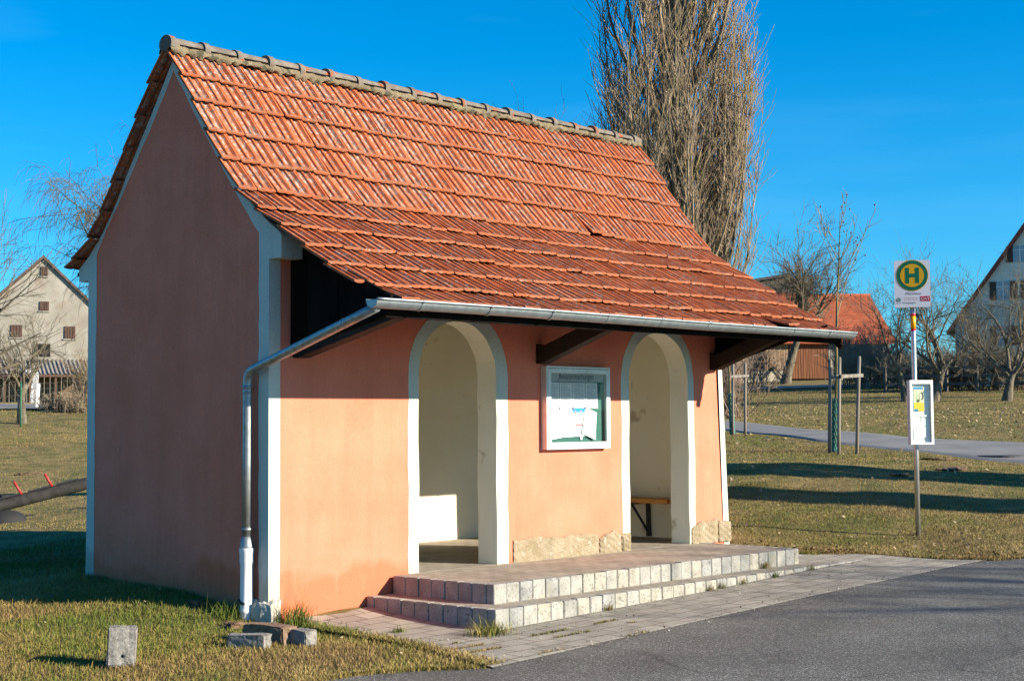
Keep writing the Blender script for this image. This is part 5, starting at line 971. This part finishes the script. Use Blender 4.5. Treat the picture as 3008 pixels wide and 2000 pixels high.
# timber barn on the right
sc = .0222
o, tr = frame_at(2400, 100, R(19)); Br = empty('timber_barn', o, 'brown boarded timber barn with a red tiled roof beyond the meadow', 'barn')
def boards(x0, x1, z0, z1, m, name, w=.16, y=0.):
    mb = MB(); rr = random.Random(name); x = x0
    while x < x1-.02: ww = min(w*rr.uniform(.8, 1.2), x1-x); mb.box((x+.008, y-.03+rr.uniform(-.01, .01), z0), (x+ww-.008, y+.02, z1+rr.uniform(-.02, .02))); x += ww
    return tr(mb).build(name, m, Br)
bcol = lambda n, a, b_: mat(n, a, .9, c2=b_, scale=2.5, stretch=(5, 5, .25), bump=.3, bscale=12)
boards(-6.6, -1.85, .55, 2.7, bcol('pale_boards', (.16, .095, .055), (.36, .26, .17)), 'pale_boarding'); boards(-1.83, .72, .05, 2.75, bcol('red_boards', (.12, .045, .02), (.22, .09, .045)), 'barn_door', .19, -.05); boards(.78, 4.9, .3, 2.8, bcol('grey_boards', (.22, .20, .175), (.36, .33, .29)), 'grey_boarding')
mb = MB(); mb.box((-6.6, -.02, -.4), (-1.85, .05, .56)); mb.box((.78, -.02, -.4), (4.9, .05, .3)); tr(mb).build('stone_base', mat('barn_stone', (.38, .33, .25), .95, c2=(.52, .46, .36), scale=2.5, bump=.6, bscale=8), Br)
for q in ((-2.9, .03, .62), (-1.9, .62, .03)):
    pass
mb = MB(); mb.box((-6.6, .06, -.4), (4.9, 8, 2.75)); mb.prism([(.06, 2.7), (8, 2.7), (4.03, 5.6)], (), -6.6, 4.88, (1, 2, 0)); tr(mb).build('body', bcol('dark_boards', (.05, .035, .025), (.1, .07, .05)), Br)
RT_ = mat('barn_tiles', (.25, .055, .022), .9, c2=(.34, .09, .04), scale=1.5, bump=.5, bscale=14, spots=[(1.1, .62, .08, (.25, .07, .04), .6)])
def tiled(mb, x0, x1, y0, z0, y1, z1, n=14):
    for k in range(n):
        a, b_ = k/n, (k+1)/n; L_ = lambda t, up: (y0+(y1-y0)*t, z0+(z1-z0)*t+up)
        (ya, za), (yb, zb) = L_(a, .07), L_(b_+.02, .02); mb.add([(x0, ya, za), (x1, ya, za), (x1, yb, zb), (x0, yb, zb), (x0, ya, za-.06), (x1, ya, za-.06)], [(0, 1, 2, 3), (4, 5, 1, 0)])
mb = MB(); tiled(mb, -6.9, 5.15, -.45, 2.42, 4.03, 5.72, 15); tiled(mb, -6.9, 5.15, 8.45, 2.42, 4.03, 5.72, 15); mb.prism([(-.45, 2.36), (4.03, 5.66), (8.45, 2.36), (8.45, 2.26), (4.03, 5.56), (-.45, 2.26)], (), -6.88, 5.13, (1, 2, 0)); tr(mb).build('roof', RT_, Br)
mb = MB(); mb.tube([(-6.9, 4.03, 5.76), (5.17, 4.03, 5.76)], .09, 8); tr(mb).build('ridge', RT_, Br)
for x, z in ((-2.25, 2.2), (-.2, 1.75)): mb = MB(); mb.box((x-.3, -.085, z-.25), (x+.3, -.055, z-.18)); tr(mb).build('rail', bcol('rail_boards', (.16, .1, .06), (.28, .2, .13)), Br)
for x0, z0, x1, z1 in ((-3.6, .05, -2.9, .8), (-2.9, .8, -2.2, .05)): mb = MB(); mb.bar((x0, -.12, z0), (x1, -.12, z1), .05, .07); tr(mb).build('brace', DARK, Br)
o2 = ground_at(2155, 90); rm = MB(); rock(rm, (0, 0, .28), (1.7, .9, .42), 9, 4, .18); rm.v = [(o2[0]+x, o2[1]+y, o2[2]+z) for x, y, z in rm.v]
o, tr = frame_at(2290, 112, R(30)); Db = empty('dark_barn', o, 'dark slate roofed barn gable peeping over the timber barn', 'barn'); z_ = (1113-812)*.0249
mb = MB(); mb.prism([(-4.6, -.4), (2.6, -.4), (2.6, z_-1.75), (.8, z_-.05), (-4.6, z_-.8)], (), 0, 9, (0, 2, 1)); tr(mb).build('wall', bcol('black_boards', (.03, .025, .022), (.07, .06, .05)), Db)
mb = MB(); mb.prism([(-5, z_-.95), (.8, z_), (3.0, z_-2.1), (3.0, z_-1.95), (.8, z_+.18), (-5, z_-.75)], (), -.3, 9.3, (0, 2, 1)); tr(mb).build('roof', mat('slate', (.03, .03, .035), .8), Db)
# grey house on the right
o, tr = frame_at(3105, 76, -R(16)); Hs = empty('grey_house', o, 'tall grey gabled house with brown shutters at the right edge', 'house')
HW = mat('house_render', (.72, .66, .53), .95, c2=(.78, .73, .60), scale=.6, bump=.2, bscale=10)
mb = MB(); mb.prism([(-4.8, -.5), (4.8, -.5), (4.8, 3.0), (0, 9.2), (-4.8, 3.0)], (), 0, 11, (0, 2, 1)); tr(mb).build('wall', HW, Hs)
mb = MB(); mb.prism([(0, 9.22), (5.13, 2.58), (5.13, 2.74), (0, 9.42), (-5.13, 2.74), (-5.13, 2.58)], (), -.28, 11.3, (0, 2, 1)); tr(mb).build('roof', mat('house_roof', (.20, .06, .05), .8, c2=(.28, .09, .07), scale=3), Hs)
for cx_, cz_, w, h in ((3012, 757, .68, .76), (2962, 858, .65, .88), (3050, 858, .65, .88), (2962, 985, .68, .9), (3050, 985, .68, .9)):
    x = (cx_-3105)*.0169; z = (1130-cz_)*.0169
    mb = MB(); mb.box((x-w/2, -.04, z-h/2), (x+w/2, .04, z+h/2)); wd = tr(mb).build('window', flat('pane_pale', (.30, .34, .38), .15, spec=.6), Hs)
    mb = MB(); mb.box((x-.03, -.06, z-h/2), (x+.03, -.042, z+h/2)); mb.box((x-w/2, -.06, z+.15), (x-.032, -.042, z+.2)); mb.box((x+.032, -.06, z+.15), (x+w/2, -.042, z+.2)); tr(mb).build('frame', flat('frame_white', (.7, .7, .68), .6), wd)
    for s_ in (-1, 1): mb = MB(); mb.box((x+s_*(w/2+.17)-.15, -.07, z-h/2), (x+s_*(w/2+.17)+.15, -.02, z+h/2)); tr(mb).build('shutter', SHUT, wd)
mb = MB(); mb.tube([(-5.0, -.15, 2.6), (-4.65, -.08, 2.3), (-4.65, -.08, -.3)], .045, 8); tr(mb).build('downpipe', ZINCD, Hs)
# rail fence behind the orchard
fpx = [(2600, 70), (2690, 70), (2780, 69.5), (2870, 69), (2960, 69), (3050, 68.5), (3150, 68)]; b0 = ground_at(2800, 69.5); Rf = empty('rail_fence', b0, 'dark weathered wooden rail fence at the back of the orchard', 'fence'); RW = mat('old_rail', (.05, .045, .04), .9, c2=(.12, .11, .1), scale=4); pts = []
for px, d in fpx:
    g = ground_at(px, d); pts.append(g); mb = MB(); mb.box((g[0]-.06, g[1]-.06, g[2]-.2), (g[0]+.06, g[1]+.06, g[2]+1.15)); mb.build('post', RW, Rf)
for z in (.35, .7, 1.05):
    for a, b_ in zip(pts[:-1], pts[1:]): mb = MB(); mb.bar(a+np.array([0, 0, z]), b_+np.array([0, 0, z+.02]), .04, .13); mb.build('rail', RW, Rf)
# ---- trees on the verge to the right of the view; their shadows cross lawn and street
LEAF = mat('conifer_green', (.025, .05, .016), .8, c2=(.05, .085, .03), scale=3, bump=0)
def column_tree(x, y, H, Wd, seed, label):
    rg = np.random.default_rng(seed); b = np.array([x, y, gz(x, y)]); e = empty('column_conifer', b, label, 'tree', 'columnar conifers on the verge'); mb = MB(); mb.tube([b-np.array([0, 0, .2]), b+np.array([0, 0, H*.9])], [.12, .02], 8); mb.build('trunk', BARK, e)
    n = 13000; h = rg.uniform(.02, 1, n); rad = Wd/2*np.minimum(1, (1-h)*3.2+.05)*np.minimum(1, h*8+.4)*(.55+.45*np.sqrt(rg.uniform(0, 1, n)))*(1+.12*np.sin(h*31+rg.uniform(0, 1))); a = rg.uniform(0, 6.28, n); c = b+np.stack([rad*np.cos(a), rad*np.sin(a), h*H], 1)
    up = unit(np.stack([.5*np.cos(a), .5*np.sin(a), np.ones(n)], 1)+rg.normal(0, .35, (n, 3))); sd_ = unit(np.cross(up, rg.normal(0, 1, (n, 3)))); l = rg.uniform(.08, .2, n)[:, None]; w = rg.uniform(.03, .07, n)[:, None]
    V = np.stack([c-sd_*w, c+sd_*w, c+sd_*w*.3+up*l, c-sd_*w*.3+up*l], 1).reshape(-1, 3); F = np.arange(n*4).reshape(-1, 4); rawmesh('crown', V, F, LEAF, b, e)
column_tree(17.7, -7.5, 10.5, 1.55, 91, 'dark columnar conifer nearer the lawn on the right verge'); column_tree(16.3, -10.6, 9.6, .95, 92, 'slimmer dark columnar conifer nearer the street on the right verge')
bare_tree('street_tree', (14.6, -26, gz(14.6, -26)), 7.8, 93, 'tall bare street tree beyond the right end of the street', .3, .3, (0, 0), 8, 8, 7, 3, (.3, 1.1), .08, .15, minr=.022)
bare_tree('street_tree', (17.5, -29, gz(17.5, -29)), 8.0, 94, 'second tall bare street tree farther along the street', .3, .32, (0, 0), 8, 8, 7, 3, (.3, 1.1), .08, .15, minr=.022)

# ================================================================== GRASS, LEAVES, TUFTS
def noise2(x, y, s, seed=0):
    return .5+.25*(np.sin(x*s+1.7*np.sin(y*s*.8+seed)+seed)+np.sin(y*s*1.1+1.3*np.sin(x*s*.9-seed)+2*seed))+.0
def visible(x, y, z, m=800):
    d = np.stack([x, y, z], 1)-CAM; w = d @ fw; px = 1504+FPX*(d @ RT)/w; py = 1000-FPX*(d @ UP)/w; return (w > .5) & (px > -m) & (px < 3008+m) & (py < 2000+m)
STRAW = np.array([.33, .24, .09]); OLIVE = np.array([.215, .17, .045]); GREEN = np.array([.11, .14, .022]); BROWN = np.array([.22, .14, .06])
def blades(x, y, hmin, hmax, w, rg, greenb=0., zl=None, lean=.8):
    n = len(x); z = gzv(x, y)+bumpf(x, y)-.004 if zl is None else zl; g = noise2(x, y, 1.3, 1)*.5+noise2(x, y, 3.7, 2)*.3+rg.uniform(0, .45, n)+greenb; pb = noise2(x, y, .83, 4)*.6+noise2(x, y, 2.9, 7)*.4; h = rg.uniform(hmin, hmax, n)*(1+.5*(rg.uniform(0, 1, n) > .9))
    col = np.where((g > .84)[:, None], GREEN, np.where((g > .60)[:, None], OLIVE, np.where((rg.uniform(0, 1, n) < .12+.75*(pb > .54))[:, None], BROWN, STRAW)))*rg.uniform(.7, 1.25, (n, 1))
    a = rg.uniform(0, 6.28, n); b_ = rg.uniform(0, 6.28, n); l = rg.uniform(.1, lean, n)*h; sd_ = np.stack([np.cos(a), np.sin(a), np.zeros(n)], 1)*(w*rg.uniform(.6, 1.3, n))[:, None]; dr_ = np.stack([np.cos(b_), np.sin(b_), np.zeros(n)], 1)
    c = np.stack([x, y, z], 1); m1 = c+dr_*(l*.35)[:, None]+np.array([0, 0, 1.])*(h*.6)[:, None]; tp = c+dr_*l[:, None]+np.array([0, 0, 1.])*h[:, None]
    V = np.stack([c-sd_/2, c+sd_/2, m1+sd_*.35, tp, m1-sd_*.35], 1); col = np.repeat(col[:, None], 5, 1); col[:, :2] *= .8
    return V.reshape(-1, 3), col.reshape(-1, 3)
def scatter(x0, x1, y0, y1, dens, rg, extra=None):
    n = int((x1-x0)*(y1-y0)*dens); x = rg.uniform(x0, x1, n); y = rg.uniform(y0, y1, n); ok = ~in_road(x, y+.02) & ~in_pave(x, y) & ~((x > -.01) & (x < LX+.06) & (y > -.05) & (y < Dp+.02)) & visible(x, y, gzv(x, y)); 
    # keep the lane clear
    return x[ok], y[ok]
LCx = np.concatenate([LA, LB[::-1]])
def in_poly(x, y, P):
    r = np.zeros(len(x), bool); j = len(P)-1
    for i in range(len(P)):
        xi, yi = P[i]; xj, yj = P[j]; c = ((yi > y) != (yj > y)) & (x < (xj-xi)*(y-yi)/(yj-yi+1e-12)+xi); r ^= c; j = i
    return r
rg = np.random.default_rng(99); VV = []; CC = []
for (x0, x1, y0, y1, dens, hmin, hmax, w, gb) in ((-4.5, .2, -3.1, 3.2, 4200, .014, .045, .006, .10), (-5, 4, 3.2, 8, 1300, .02, .045, .009, .14), (-3, 24, 8, 31, 300, .012, .028, .009, .0), (6.8, 11.5, -5.5, 6, 2300, .010, .030, .007, .05), (11.5, 20, -8, 10, 1100, .010, .026, .008, .03), (20, 34, -6, 22, 500, .010, .024, .010, .0), (34, 66, -2, 40, 110, .015, .04, .018, .0), (8, 34, 28, 60, 160, .015, .04, .014, -.02)):
    x, y = scatter(x0, x1, y0, y1, dens, rg); k = ~in_poly(x, y, LCx); x, y = x[k], y[k]; V, c = blades(x, y, hmin, hmax, w, rg, gb); VV.append(V); CC.append(c)
# weeds creeping over the paving edge and in the joints near the lawn
n = 5000; y = rg.uniform(-2.75, -.2, n); x = pvl(y)+np.abs(rg.normal(0, .10, n))-.03; V, c = blades(x, y, .012, .035, .006, rg, .05, zl=gzv(x, y)+.012); VV.append(V); CC.append(c)
n = 5000; x = rg.uniform(-.1, 2.2, n); y = -2.665+np.round(rg.uniform(0, 5, n))*.205+rg.normal(0, .012, n); k = noise2(x*3, y*3, 2.1, 5) > .62; x, y = x[k], y[k]; k = x > pvl(y); x, y = x[k], y[k]; V, c = blades(x, y, .008, .022, .006, rg, 0, zl=gzv(x, y)+.014); VV.append(V); CC.append(c)
n = 5000; x = rg.uniform(-1.7, -.25, n); y = rb(x)-np.abs(rg.normal(0, .03, n)); V, c = blades(x, y, .015, .04, .006, rg, .1, zl=gzv(x, y)); VV.append(V); CC.append(c)
n = 5000; x = rg.uniform(7.0, 9.6, n); y = np.interp(x, [7.0, 7.5, 7.68, 7.75, 7.99, 8.4, 10.3], [-.9, -1.2, -1.47, -2.2, -2.71, -2.9, -4.5])+rg.normal(.02, .06, n); V, c = blades(x, y, .015, .04, .008, rg, 0, zl=gzv(x, y)+.01); VV.append(V); CC.append(c)
V = np.concatenate(VV); C_ = np.concatenate(CC); n = len(V)//5
BLADE = mat('grass_blade', (.97, .97, .97), .75, var=.03, bump=0, attr='tone', spec=.2)
F = (np.arange(n)*5)[:, None, None]+np.array([[0, 1, 2, 4], [4, 2, 3, 3]])[None]
# quads plus tip triangles: tips are built as thin quads to keep one face size
V5 = V.reshape(n, 5, 3); tip2 = V5[:, 3]+(V5[:, 2]-V5[:, 4])*.12; V6 = np.concatenate([V5, tip2[:, None]], 1); C6 = np.concatenate([C_.reshape(n, 5, 3), C_.reshape(n, 5, 3)[:, 3:4]], 1)
F = ((np.arange(n)*6)[:, None, None]+np.array([[0, 1, 2, 4], [4, 2, 5, 3]])[None]).reshape(-1, 4)
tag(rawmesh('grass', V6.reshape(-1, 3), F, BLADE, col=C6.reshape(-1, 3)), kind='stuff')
# fallen leaves
LIT = mat('dry_leaf', (.97, .97, .97), .85, var=.03, bump=0, attr='tone'); VV = []; CC = []
for (x0, x1, y0, y1, dens, s_) in ((6.8, 18, -3, 9, 3, .028), (18, 40, -4, 22, 4.5, .042), (-4, .2, -3, 3, 3, .018), (7, 10, -2.9, -.8, 12, .026)):
    x, y = scatter(x0, x1, y0, y1, dens, rg); k = ~in_poly(x, y, LCx); x, y = x[k], y[k]; n = len(x); z = gzv(x, y)+bumpf(x, y)+.03
    a = rg.uniform(0, 6.28, n); u = np.stack([np.cos(a), np.sin(a), rg.normal(0, .45, n)], 1)*(s_*rg.uniform(.6, 1.3, n))[:, None]; v = np.stack([-np.sin(a), np.cos(a), rg.normal(0, .45, n)], 1)*(s_*rg.uniform(.35, .8, n))[:, None]; c = np.stack([x, y, z], 1)
    VV.append(np.stack([c-u, c-v, c+u, c+v], 1).reshape(-1, 3)); CC.append(np.repeat((np.array([.40, .30, .18])*rg.uniform(.55, 1.3, (n, 1)))[:, None], 4, 1).reshape(-1, 3))
n = 900; x = rg.uniform(7.0, 10.2, n); y = np.interp(x, [7.0, 7.5, 7.68, 7.75, 7.99, 8.4, 10.3], [-.9, -1.2, -1.47, -2.2, -2.71, -2.9, -4.5])+np.abs(rg.normal(0, .3, n)); z = gzv(x, y)+bumpf(x, y)+.022; a = rg.uniform(0, 6.28, n)
u = np.stack([np.cos(a), np.sin(a), rg.normal(0, .4, n)], 1)*(.024*rg.uniform(.6, 1.3, n))[:, None]; v = np.stack([-np.sin(a), np.cos(a), rg.normal(0, .4, n)], 1)*(.024*rg.uniform(.35, .8, n))[:, None]; c = np.stack([x, y, z], 1)
VV.append(np.stack([c-u, c-v, c+u, c+v], 1).reshape(-1, 3)); CC.append(np.repeat((np.array([.20, .115, .055])*rg.uniform(.5, 1.5, (n, 1)))[:, None], 4, 1).reshape(-1, 3))
# grit and crumbs gathered along the paving edge and at the foot of the steps
n = 1100; x = rg.uniform(-.2, 8.2, n); k = rg.uniform(0, 1, n); y = np.where(k < .45, rb(x)+rg.normal(.0, .09, n), np.where(k < .75, -1.65-np.abs(rg.normal(0, .10, n)), rg.uniform(-2.6, -1.7, n))); z = gzv(x, y)+.019; s_ = rg.uniform(.003, .010, n)[:, None]; a = rg.uniform(0, 6.28, n)
u = np.stack([np.cos(a), np.sin(a), rg.normal(0, .5, n)], 1)*s_; v = np.stack([-np.sin(a), np.cos(a), rg.normal(0, .5, n)], 1)*s_*.7; c = np.stack([x, y, z+.004], 1)
VV.append(np.stack([c-u, c-v, c+u, c+v], 1).reshape(-1, 3)); CC.append(np.repeat((np.where((rg.uniform(0, 1, n) < .5)[:, None], np.array([.13, .085, .05]), np.array([.34, .31, .26]))*rg.uniform(.5, 1.4, (n, 1)))[:, None], 4, 1).reshape(-1, 3))
V = np.concatenate(VV); tag(rawmesh('leaf_litter', V, np.arange(len(V)).reshape(-1, 4), LIT, col=np.concatenate(CC)), kind='stuff')
# single tufts
def tuft(x, y, H, n, seed, label, green=.4, rad=.05, zl=None):
    rg = np.random.default_rng(seed); xx = x+rg.normal(0, rad, n); yy = y+rg.normal(0, rad*.7, n); z0 = gz(x, y) if zl is None else zl; V, c = blades(xx, yy, H*.4, H, .006, rg, green, zl=np.full(n, z0)+.0, lean=.9)
    m = len(V)//5; V5 = V.reshape(m, 5, 3); C5 = c.reshape(m, 5, 3); V6 = np.concatenate([V5, (V5[:, 3]+(V5[:, 2]-V5[:, 4])*.12)[:, None]], 1); C6 = np.concatenate([C5, C5[:, 3:4]], 1); F = ((np.arange(m)*6)[:, None, None]+np.array([[0, 1, 2, 4], [4, 2, 5, 3]])[None]).reshape(-1, 4)
    tag(rawmesh('grass_tuft', V6.reshape(-1, 3), F, BLADE, (x, y, z0), col=C6.reshape(-1, 3)), label, 'grass tuft', 'weed tufts at the foot of walls and steps')
tuft(.16, -.18, .22, 260, 1, 'tall green tuft at the foot of the pink wall beside the crumbled corner', .55, .09)
tuft(.93, -1.73, .13, 300, 2, 'bushy dark tuft at the near corner of the lower step', .25, .10); tuft(-.20, .30, .17, 220, 3, 'green tuft around the foot of the white drain pipe', .35, .12)
p = hit(1172, 1866); tuft(p[0], p[1], .06, 120, 4, 'olive tuft in the paving before the side of the steps', .2, .03); p = hit(1008, 1856); tuft(p[0], p[1], .06, 110, 5, 'small bright green tuft on the paving nearest the pink wall', .6, .05)
for k, (px, py, lab) in enumerate([(1759, 1796, 'dry tuft at the foot of the lower step, nearest the step corner'), (2074, 1741, 'low brownish tuft left of the bright sprig along the lower step'), (2107, 1730, 'bright green sprig standing up against the lower step'), (2166, 1722, 'yellowish tuft right of the bright sprig along the lower step'), (2275, 1702, 'green tuft near the far end of the lower step'), (2377, 1678, 'dry tuft where the lower step runs out into the paving')]):
    p = hit(px, py); tuft(p[0], -1.64, .085, 55, 10+k, lab, .1 if 'dry' in lab or 'brown' in lab else .5, .03)
tuft(5.6, -1.335, .09, 60, 20, 'dry tuft growing on the lower tread against the upper step', .0, .035, .119)
# clods of earth thrown up on the lawns
EARTH = mat('earth', (.075, .045, .027), .98, c2=(.2, .13, .08), scale=12, bump=1, bscale=25, bdist=.03)
for k, (px, py, s_, lab) in enumerate([(2750, 1352, (.28, .2, .03), 'low molehill of brown earth near the lane left of the manhole'), (2800, 1380, (.24, .18, .03), 'molehill of earth on the lawn right of the sign pole'), (2646, 1398, (.13, .1, .025), 'dark clod of earth on the lawn left of the sign pole'), (90, 1393, (.3, .14, .02), 'flat earth scrape on the lawn beyond the seesaw'), (580, 1795, (.075, .06, .05), 'brown earth clod in the grass by the gable foot'), (690, 1842, (.08, .055, .025), 'crumbly earth clod between the gable and the brown stone block')]):
    p = hit(px, py); mb = MB(); rock(mb, (p[0], p[1], gz(p[0], p[1])+s_[2]*.3), s_, 30+k, 4, .5); tag(mb.build('earth_clod', EARTH, base=(p[0], p[1], gz(p[0], p[1]))), lab, 'earth clod', 'earth clods and molehills on the lawn')
for o in list(bpy.data.objects):
    if '_w' in o: del o['_w']
